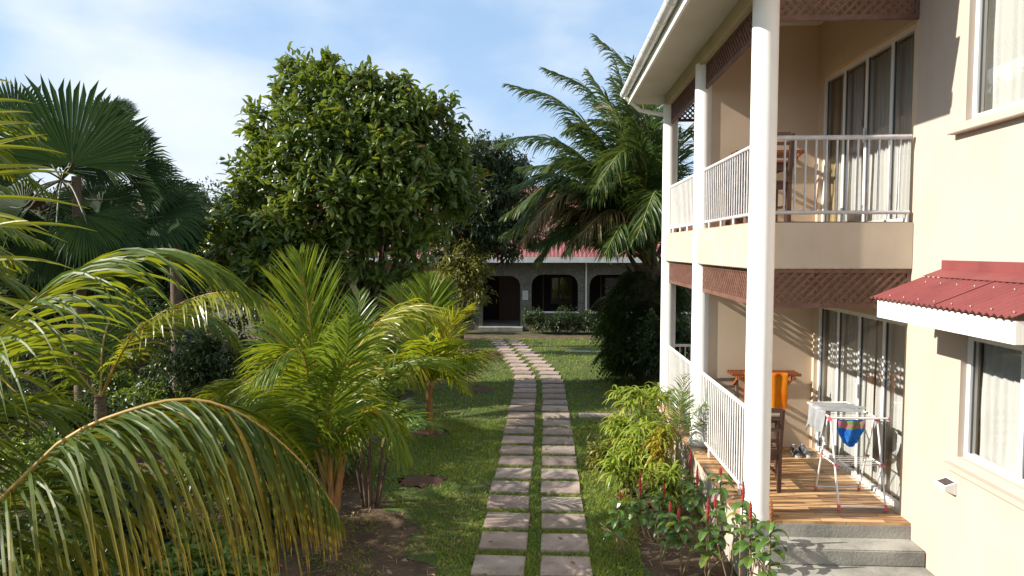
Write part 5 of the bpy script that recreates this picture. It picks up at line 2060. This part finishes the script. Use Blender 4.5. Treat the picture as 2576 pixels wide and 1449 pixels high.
# ------------------------------------------------------------------ palm at the left whose fronds reach into view
K5 = np.array([-6.4, 9.4, 0.0])
c5 = palm_root('coconut_palm', K5, 'half-hidden coconut palm in the left bed, its yellowed frond arching toward the young palm', group='young coconut palms')
tm = trunk_mb([K5 - [0, 0, .05], K5 + [0, 0, .6], K5 + [.0, 0, 1.2]], .09, .075, 10)
tm.build('trunk', M['palmbark'], c5)
cc = K5 + np.array([0, 0, 1.15])
kw = dict(n=66, leaf=.8, width=.04, bare=.16, rad=.017, mats=('coco', 'rachis'), k=4)
pxf(c5, cc, [(330, 850), (450, 765), (575, 735), (670, 775), (725, 870)], 9.3, 8.9, sweep=(68, 35), lift=-15, droop=.75, **{**kw, 'mats': ('cocoyellow', 'rachis'), 'n': 70})
pxf(c5, cc, [(320, 850), (420, 790), (540, 800), (630, 900)], 9.3, 10.6, sweep=(68, 35), lift=-15, droop=.7, **kw)
pxf(c5, cc, [(260, 860), (300, 760), (380, 720)], 9.4, 10.4, sweep=(65, 35), lift=0, droop=.5, **kw)
pxf(c5, cc, [(160, 900), (90, 850), (10, 900)], 9.4, 9.0, sweep=(65, 35), lift=-10, droop=.6, **kw)

K6 = np.array([-4.55, 3.7, 0.0])
c6 = palm_root('coconut_palm', K6, 'large coconut palm at the left edge whose long near fronds arch across the foreground')
tm = trunk_mb([K6 - [0, 0, .05], K6 + [.05, 0, .7], K6 + [.1, 0, 1.3]], .14, .11, 12, rings=10, wob=.02)
tm.build('trunk', M['palmbark'], c6)
cc = K6 + np.array([.1, 0, 1.35])
kw = dict(n=118, leaf=1.02, width=.031, bare=.14, rad=.017, k=8, fold=.3, jitter=.08)
# upper long frond
pxf(c6, cc, [(-60, 905), (110, 738), (255, 655), (400, 632), (520, 660), (640, 735)], 3.75, 4.6, sweep=(64, 22), lift=-12, droop=.8, mats=('coco', 'rachis'), **{**kw, 'twist': .5, 'jitter': .16, 'n': 84, 'width': .035}, label='upper near frond, sunlit from behind')
# lower long frond
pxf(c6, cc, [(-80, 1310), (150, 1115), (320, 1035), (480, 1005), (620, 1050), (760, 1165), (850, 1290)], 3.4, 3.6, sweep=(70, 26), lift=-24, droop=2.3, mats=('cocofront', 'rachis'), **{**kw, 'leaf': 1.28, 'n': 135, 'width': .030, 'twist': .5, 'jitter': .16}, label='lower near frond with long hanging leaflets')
# frond passing outside the left edge, its leaflet tips enter the picture
pxf(c6, cc, [(-190, 820), (-150, 560), (-130, 330), (-110, 120)], 3.7, 3.6, sweep=(88, 66), lift=6, droop=.22, up=(0.1, -1, .05), mats=('cocoyellow', 'rachis'), **{**kw, 'n': 40, 'leaf': .86, 'width': .036, 'endlen': .6}, label='upright yellow-green frond at the left edge')
pxf(c6, cc, [(-200, 1180), (-60, 1060), (80, 1020), (180, 1090)], 4.2, 4.8, sweep=(66, 25), lift=-10, droop=.6, mats=('coco', 'rachis'), **{**kw, 'n': 80, 'leaf': .8})
pxf(c6, cc, [(-260, 1000), (-300, 800), (-420, 700)], 3.8, 4.4, sweep=(66, 25), lift=0, droop=.4, mats=('coco', 'rachis'), **{**kw, 'n': 70, 'leaf': .8})
frond(c6, [cc, cc + [-.5, -.3, .9], cc + [-1.4, -.7, 1.4], cc + [-2.3, -1.1, 1.0]], **{**kw, 'n': 80}, sweep=(66, 25), lift=-5, droop=.6, mats=('coco', 'rachis'))
frond(c6, [cc, cc + [-.2, .6, 1.0], cc + [-.5, 1.3, 1.5], cc + [-.9, 2.2, 1.3]], **{**kw, 'n': 80}, sweep=(66, 25), lift=-5, droop=.6, mats=('coco', 'rachis'))


def whole_palm(base, hgt, nfr, ln, label, seed):
    """coconut palm with a full head of fronds"""
    base = np.array(base, float)
    root = palm_root('coconut_palm', base, label)
    trunk_mb([base - [0, 0, .05], base + [.05, 0, hgt * .5], base + [.1, .05, hgt]], .15, .11, 12, rings=16, wob=.02).build('trunk', M['palmbark'], root)
    c = base + np.array([.1, .05, hgt])
    for i in range(nfr):
        a = i * 2.4 + seed
        el = .95 - 1.15 * (i / nfr)
        d = np.array([math.cos(a), math.sin(a), 0])
        z = np.array([0, 0, 1.0])
        frond(root, [c, c + d * ln * .28 + z * ln * (.28 + .22 * el), c + d * ln * .62 + z * ln * (.34 + .34 * el), c + d * ln * .95 + z * ln * (.10 + .45 * el)], n=56, leaf=.75, width=.05, bare=.15,
              sweep=(66, 28), lift=-10, droop=.6, mats=('coco', 'rachis'), rad=.02)
    return root


K7 = np.array([-4.7, 10.9, 0.0])
c7 = palm_root('coconut_palm', K7, 'stemless coconut seedling with yellow-green fronds left of the nearest young palm', group='young coconut palms')
cc = K7 + np.array([0, 0, .25])
for i in range(11):
    a = i * 2.4
    e = .5 + .5 * (i % 3) / 2
    d = np.array([math.cos(a), math.sin(a), 0])
    frond(c7, [cc, cc + d * .3 + [0, 0, .5 * e + .2], cc + d * .75 + [0, 0, .75 * e + .25], cc + d * 1.25 + [0, 0, .55 * e]], n=48, leaf=.6, width=.036, bare=.18, sweep=(62, 30), lift=-8, droop=.7, mats=('cocoyellow' if i % 2 else 'coco', 'rachis'), rad=.014)
whole_palm((-7.6, 6.3, 0), 2.1, 13, 2.4, 'full-headed coconut palm just outside the left edge, behind the large near palm', .3)
whole_palm((-6.9, 4.6, 0), 2.7, 14, 2.5, 'unseen coconut palm outside the left edge, closest to the viewer, added to shade the near lawn', 2.0)  # out-of-frame palm added for more shade on the near lawn
whole_palm((-10.4, 9.9, 0), 4.0, 15, 2.6, 'taller coconut palm outside the left edge, shading the lawn', 1.1)

# shrubs under the near fronds
for x, y, sx, sz, mt, Lf, Wf, lab in ((-3.3, 6.3, .6, .75, 'shrub', .13, .055, 'bright green leafy shrub left of the young palm trunk, under the lower near frond'),
                                      (-2.85, 5.9, .5, .55, 'shrub', .12, .06, 'small bright shrub at the bottom edge beside the young palm'),
                                      (-4.3, 6.6, .8, .9, 'dark', .13, .055, 'dark shrub under the middle of the lower near frond'),
                                      (-5.6, 7.2, .9, 1.0, 'shrub', .12, .05, 'leafy shrub under the left part of the lower near frond'),
                                      (-3.9, 8.4, .7, .9, 'dark', .12, .05, 'dark shrub behind the tips of the lower near frond'),
                                      (-5.3, 10.4, .9, .8, 'croton', .13, .05, 'brownish green shrub in the bed between the two near fronds')):
    bush('bed_shrub', (x, y, 0), (sx, sx * .8, sz), lab, 'shrub', 'shrubs under the near fronds', dens=32, per=8, L=Lf, W=Wf, matl=mt, nb=7)
for x, y, sx, sz, mt, lab in ((-2.75, 5.45, .55, .8, 'shrub', 'bright leafy shrub at the bottom edge, left of the path bed'), (-4.1, 5.5, .7, .9, 'shrub', 'leafy green shrub at the bottom edge under the hanging leaflets'),
                              (-4.4, 9.0, .8, .7, 'shrub', 'mid-green shrub behind the crest of the lower near frond'), (-3.2, 9.6, .8, .7, 'shrub', 'spreading green shrub left of the cane clump'), (-4.4, 10.0, .8, .7, 'dark', 'dark spreading shrub in the bed left of the cane clump'),
                              (-6.4, 8.6, .9, .9, 'shrub', 'green shrub under the upper near frond'), (-7.3, 10.6, 1.0, .8, 'dark', 'dark shrub left of the half-hidden palm'),
                              (-3.0, 7.6, .6, .6, 'dark', 'dark low shrub between young palm and left bed'), (-5.0, 5.6, .9, .8, 'dark', 'dark shrub at the bottom left corner'),
                              (-3.3, 13.3, .7, .6, 'shrub', 'low green shrub behind the bare-trunked young palm'), (-5.6, 14.4, .9, .7, 'dark', 'dark low shrub before the foot of the big round tree'),
                              (-8.9, 14.4, 1.0, .6, 'shrub', 'low green plants by the fan palm trunk'), (-4.0, 18.6, .9, .9, 'dark', 'dark shrub beneath the big round tree')):
    bush('bed_shrub', (x, y, 0), (sx, sx * .8, sz), lab, 'shrub', 'shrubs under the near fronds', dens=26, per=8, L=.14, W=.055, matl=mt, nb=7)
bn = thing('strap_leaf_fern', (-3.75, 5.35, 0), 'pale green plant with broad strap leaves at the bottom edge', 'fern')
lb = LB()
n = 16
a = rng.uniform(0, 2 * math.pi, n)
P0 = np.array([-3.75, 5.35, .02]) + np.stack([.05 * np.cos(a), .05 * np.sin(a), 0 * a], 1)
lb.ribbons(P0, np.stack([np.cos(a), np.sin(a), rng.uniform(.5, 1.2, n)], 1), np.stack([-np.sin(a), np.cos(a), 0 * a], 1), rng.uniform(.7, 1.0, n), .13, .5, 8, .25)
lb.build('foliage', LM['shrub'], bn)

# ------------------------------------------------------------------ bed by the veranda
def lance_plant(root_xy, h, nst, label, mt='lance', spread=.3):
    base = np.array([*root_xy, 0.0])
    root = thing('lance_leaf_shrub', base, label, 'shrub', 'yellow-green shrubs beside the veranda')
    tm = MB()
    lb = LB()
    for i in range(nst):
        a = rng.uniform(0, 2 * math.pi)
        hh = h * rng.uniform(.35, 1.0)
        rr = spread * rng.uniform(.2, 1) * (.6 + .5 * hh / h)
        b_ = base + np.array([.12 * math.cos(a) * rng.random(), .12 * math.sin(a) * rng.random(), -.02])
        t_ = base + np.array([rr * math.cos(a), rr * math.sin(a), hh])
        tm.tube(spline([b_, (b_ + t_) / 2 + np.array([0, 0, .06]), t_], 6), list(np.linspace(.012, .006, 7)), 6)
        k = int(rng.integers(18, 28))
        s_ = rng.uniform(0, .17, k)
        P = t_ - np.array([0, 0, 1]) * s_[:, None] * .9
        aa = np.arange(k) * 2.4 + rng.random()
        D = np.stack([np.cos(aa), np.sin(aa), rng.uniform(.1, 1.0, k) - s_ * 2], 1)
        lb.ribbons(P, D, np.stack([-np.sin(aa), np.cos(aa), 0 * aa], 1), rng.uniform(.2, .34, k), .036, rng.uniform(.8, 1.9, k), 5, .2, np.clip(rng.normal(.5, .28, k), 0, .95))
    tm.build('stem', M['cane'], root)
    lb.build('foliage', LM[mt], root)
    return root


for x, y, h, n_, sp, lab in ((1.22, 9.95, 1.18, 16, .34, 'tallest yellow-green shrub with drooping lance leaves, left of the railing'),
                             (1.52, 9.2, .95, 14, .3, 'yellow-green lance-leaved shrub close to the plinth under the railing'),
                             (1.12, 9.1, .62, 10, .26, 'lower yellow-green lance-leaved shrub at the lawn edge'),
                             (1.48, 8.5, .55, 8, .22, 'small lance-leaved shrub behind the red gingers'),
                             (1.62, 10.5, 1.15, 12, .3, 'yellow-green lance-leaved shrub touching the far column')):
    lance_plant((x, y), h * 1.08, n_ + 3, lab, spread=sp)
yl = bush('yellow_croton', (1.55, 9.0, 0.35), (.22, .22, .55), 'yellow-leaved croton among the lance-leaved shrubs', 'shrub', dens=60, per=7, L=.13, W=.03, matl='yellow', nb=4, droop=.5)
bush('variegated_shrub', (.92, 10.35, 0), (.42, .34, .42), 'low dark variegated shrub at the edge of the path', 'shrub', dens=50, per=8, L=.11, W=.05, matl='croton', nb=6)
# slim feather palm in front of the middle column
sp_ = thing('small_palm', (1.75, 9.05, 0), 'slim feathery palm before the middle column', 'palm')
tm = MB()
tm.tube([(1.75, 9.05, 0), (1.75, 9.06, .5), (1.76, 9.08, .75)], [.018, .016, .012], 7)
tm.build('cane', M['stem'], sp_)
c_ = np.array([1.76, 9.08, .72])
for dx, dy, dz in ((-.25, 0, .75), (.05, -.1, .85), (.32, -.05, .55), (.4, .1, .3), (-.45, .05, .45), (.1, .3, .6)):
    d = np.array([dx, dy, dz])
    frond(sp_, [c_, c_ + d * .5 + [0, 0, .06], c_ + d + [0, 0, -.02], c_ + d * 1.3 + [0, 0, -.16 - .1 * abs(dx)]], n=22, leaf=.30, width=.016, bare=.25, sweep=(55, 30), lift=2, droop=.35, mats=('areca', 'rachis_g'), rad=.006)


def ginger(x, y, z_top, spike, label, mt='spike'):
    base = np.array([x, y, 0.0])
    root = thing('red_ginger', base, label, 'ginger plant', 'red gingers in the veranda bed')
    lean = np.array([rng.normal(0, .06), rng.normal(0, .05), 0])
    b_ = base - lean
    z_s = z_top - spike
    tip = base + np.array([0, 0, z_s])
    C = spline([b_ - [0, 0, .03], (b_ + tip) / 2 + rng.normal(0, .02, 3), tip], 10)
    tm = MB()
    tm.tube(C, list(np.linspace(.011, .008, 11)), 6)
    # bare side canes from the same clump
    for _ in range(2):
        q = b_ + np.array([rng.normal(0, .07), rng.normal(0, .06), 0])
        tm.tube(spline([q, q + [rng.normal(0, .05), rng.normal(0, .05), z_s * .3], q + [rng.normal(0, .1), rng.normal(0, .1), z_s * .55]], 5), .007, 5)
    tm.build('stem', M['cane'], root)
    lb = LB()
    k = 18
    f = np.linspace(.48, 1.0, k)
    P = np.stack([np.interp(f, np.linspace(0, 1, 11), C[:, i]) for i in range(3)], 1)
    aa = np.arange(k) * 1.15 + rng.uniform(0, 6)
    D = np.stack([np.cos(aa), np.sin(aa), rng.uniform(-.1, .7, k)], 1)
    lb.ribbons(P, D, np.stack([-np.sin(aa), np.cos(aa), 0 * aa], 1), rng.uniform(.16, .25, k) * (1.05 - .25 * f), rng.uniform(.062, .085, k), rng.uniform(.7, 1.7, k), 6, .22, np.clip(rng.normal(.45, .25, k), 0, .95),
               prof=lambda t: .25 + .75 * math.sin(math.pi * min(1, .12 + t * .80)) if t < .98 else .04)
    lb.build('leaves', LM['ginger'], root)
    sm = MB()
    m_ = 7
    for i in range(m_ * 5):
        t = i / (m_ * 5)
        r_ = .0165 * (math.sin(math.pi * min(1, .22 + t * .74)) ** .8)
        a = i * 2.4
        c = tip + np.array([0, 0, spike * t])
        d = np.array([math.cos(a), math.sin(a), 1.6])
        o_ = np.array([math.cos(a), math.sin(a), 0]) * r_ * .55
        sm.tube([c + o_ * .4, c + o_ + np.array([0, 0, .012]), c + o_ * 1.05 + np.array([0, 0, .030])], [r_ * .62, r_ * .6, r_ * .18], 6)
    sm.tube([tip - [0, 0, .005], tip + [0, 0, spike * .6], tip + [0, 0, spike]], [.010, .009, .004], 8)
    sm.build('flower_spike', M[mt], root)
    return root


for (px, py, Y, spk, lab) in ((1560, 1241, 7.25, .085, 'leftmost red ginger, a short spike at the lawn edge'), (1610, 1189, 7.7, .26, 'red ginger with a long slim spike left of the group, before the lance shrubs'),
                              (1671, 1219, 7.6, .13, 'red ginger with a blunt spike in the back row, left of centre'), (1686, 1266, 6.95, .12, 'red ginger with a bright crimson spike in the front row'),
                              (1707, 1283, 6.8, .09, 'low red ginger with a short spike between two taller ones in the front row'), (1736, 1136, 8.1, .25, 'tallest red ginger, long spike standing against the plinth'),
                              (1754, 1172, 7.5, .24, 'red ginger with a long spike before the plinth, right of the tallest'), (1812, 1181, 7.4, .05, 'red ginger with a tiny red bud beside the tile ledge'),
                              (1781, 1253, 6.65, .25, 'red ginger with a long thick spike in the front row, centre right'), (1799, 1251, 6.95, .10, 'short-spiked red ginger just behind the long thick spike'),
                              (1870, 1215, 6.5, .17, 'red ginger with a spike overlapping the near white column'), (1888, 1264, 6.3, .16, 'red ginger in front of the foot of the near column')):
    p = at(px, py, Y)
    ginger(p[0], p[1], p[2], spk, lab)
p = at(1940, 1264, 5.95)
ginger(p[0], p[1], p[2], .17, 'ginger with a faded brownish spike beside the concrete steps', 'spike_old')

# ------------------------------------------------------------------ grass
lb = LB()
for y0, y1, dens, bl, bw in ((5.4, 9.0, 3800, .046, .0075), (9.0, 13.0, 2000, .046, .010), (13.0, 18.0, 650, .046, .015), (18.0, 25.4, 320, .052, .022)):
    n = int(dens * 9.6 * (y1 - y0))
    x = rng.uniform(-3.7, 6.5 if y1 > 13 else 2.7, n)
    y = rng.uniform(y0, y1, n)
    k = inside(x, y, LAWN)
    nz = np.sin(x * 3.1 + 1.3 * np.sin(y * 2.3)) * np.sin(y * 2.7 + 1.1 * np.sin(x * 4.1))
    thinl = np.clip((x + 1.2 + .1 * (8 - y)) / .7, 0.42, 1)           # worn towards the left bed
    k &= rng.random(n) < np.where(y < 9.5, thinl, 1) * (.72 + .28 * nz)
    for (cx, cy), (rx, ry) in PATCHES:
        k &= ((x - cx) / rx) ** 2 + ((y - cy) / ry) ** 2 > rng.uniform(.75, 1.15, n)
    for cx, cy, hw, hd, an in SLABS:
        if cy + 1 < y0 or cy - 1 > y1:
            continue
        dx, dy = x - cx, y - cy
        u = dx * math.cos(an) + dy * math.sin(an)
        v = -dx * math.sin(an) + dy * math.cos(an)
        k &= ~((abs(u) < hw - .012 - .05 * rng.random(n) ** 2) & (abs(v) < hd - .012 - .05 * rng.random(n) ** 2))
    k &= ~((y > 13.26) & (y < 13.64) & (x > .64)) & ~((y > 21.84) & (y < 22.16) & (x > .6))
    x, y, nz = x[k], y[k], nz[k]
    m_ = len(x)
    a = rng.uniform(0, 2 * math.pi, m_)
    D = np.stack([np.cos(a) * .75, np.sin(a) * .75, rng.uniform(.5, 1.3, m_)], 1)
    lb.ribbons(np.stack([x, y, np.full(m_, -.002)], 1), D, np.stack([-np.sin(a), np.cos(a), 0 * a], 1), bl * rng.uniform(.6, 1.5, m_), bw, rng.uniform(.1, .8, m_), 2, 0,
               np.clip(.45 + .25 * nz + rng.normal(0, .2, m_) + (rng.random(m_) < .05) * .5, 0, 1))
tag(lb.build('grass', LM['grass']), 'short green lawn grass on both sides of the slab path', 'grass', kind='stuff')
lb = LB()
n = 420
x = rng.uniform(-3.2, 2.2, n)
y = 5.5 + 19 * rng.random(n) ** 1.4
a = rng.uniform(0, 2 * math.pi, n)
lb.leaves(np.stack([x, y, rng.uniform(.02, .045, n)], 1), np.stack([np.cos(a), np.sin(a), rng.normal(0, .25, n)], 1), np.stack([rng.normal(0, .3, n), rng.normal(0, .3, n), np.ones(n)], 1), rng.uniform(.04, .11, n), rng.uniform(.02, .045, n), .25, .02)
tag(lb.build('fallen_leaves', LM['straw']), 'brown fallen leaves scattered over the lawn and path', 'fallen leaves', kind='stuff')
lb = LB()
n = 260
x, y = rng.uniform(-2.8, 1.6, n), 5.6 + 16 * rng.random(n) ** 1.3
k = inside(x, y, LAWN)
for cx, cy, hw, hd, an in SLABS:
    k &= ~((abs(x - cx) < hw + .02) & (abs(y - cy) < hd + .01))
x, y = np.repeat(x[k], 9), np.repeat(y[k], 9)
m_ = len(x)
a = rng.uniform(0, 2 * math.pi, m_)
lb.ribbons(np.stack([x + rng.normal(0, .02, m_), y + rng.normal(0, .02, m_), np.zeros(m_)], 1), np.stack([np.cos(a), np.sin(a), rng.uniform(.3, 1.4, m_)], 1), np.stack([-np.sin(a), np.cos(a), 0 * a], 1), rng.uniform(.05, .12, m_), rng.uniform(.008, .02, m_), .7, 3)
tag(lb.build('lawn_weeds', LM['shrub']), 'tufts of taller weeds growing in the lawn and along the slab joints', 'weeds', kind='stuff')
# dry leaves and straw mulch in the beds
lb = LB()
n = 11000
x = rng.uniform(-3.0, -.8, n)
y = rng.uniform(5.4, 9.4, n)
k = (np.sin(x * 4.3 + 1.7 * np.sin(y * 2.9)) * np.sin(y * 3.7 + x) + rng.normal(0, .25, n) > .15) & ~inside(x, y, LAWN)
x, y = x[k], y[k]
a = rng.uniform(0, 2 * math.pi, len(x))
lb.ribbons(np.stack([x, y, np.full(len(x), -.006)], 1), np.stack([np.cos(a), np.sin(a), rng.uniform(.3, 1, len(x))], 1), np.stack([-np.sin(a), np.cos(a), 0 * a], 1), rng.uniform(.02, .06, len(x)), .009, .4, 2, 0, np.clip(rng.normal(.7, .25, len(x)), 0, 1))
tag(lb.build('sparse_grass', LM['grass']), 'thin patchy grass spreading over the shaded bare soil beside the lawn', 'grass', kind='stuff')
lb = LB()
n = 900
x = np.concatenate([rng.uniform(1.0, 1.92, n // 2), rng.uniform(-2.8, -1.0, n // 2)])
y = np.concatenate([5.4 + 4.2 * rng.random(n // 2) ** 2, rng.uniform(5.6, 9.0, n // 2)])
a = rng.uniform(0, 2 * math.pi, n)
lb.ribbons(np.stack([x, y, rng.uniform(.004, .03, n)], 1), np.stack([np.cos(a), np.sin(a), rng.uniform(-.1, .35, n)], 1), np.stack([-np.sin(a), np.cos(a), 0 * a], 1), rng.uniform(.03, .13, n), rng.uniform(.005, .018, n), .2, 2)
tag(lb.build('leaf_litter', LM['straw']), 'dry straw and fallen leaves on the bare soil', 'leaf litter', kind='stuff')
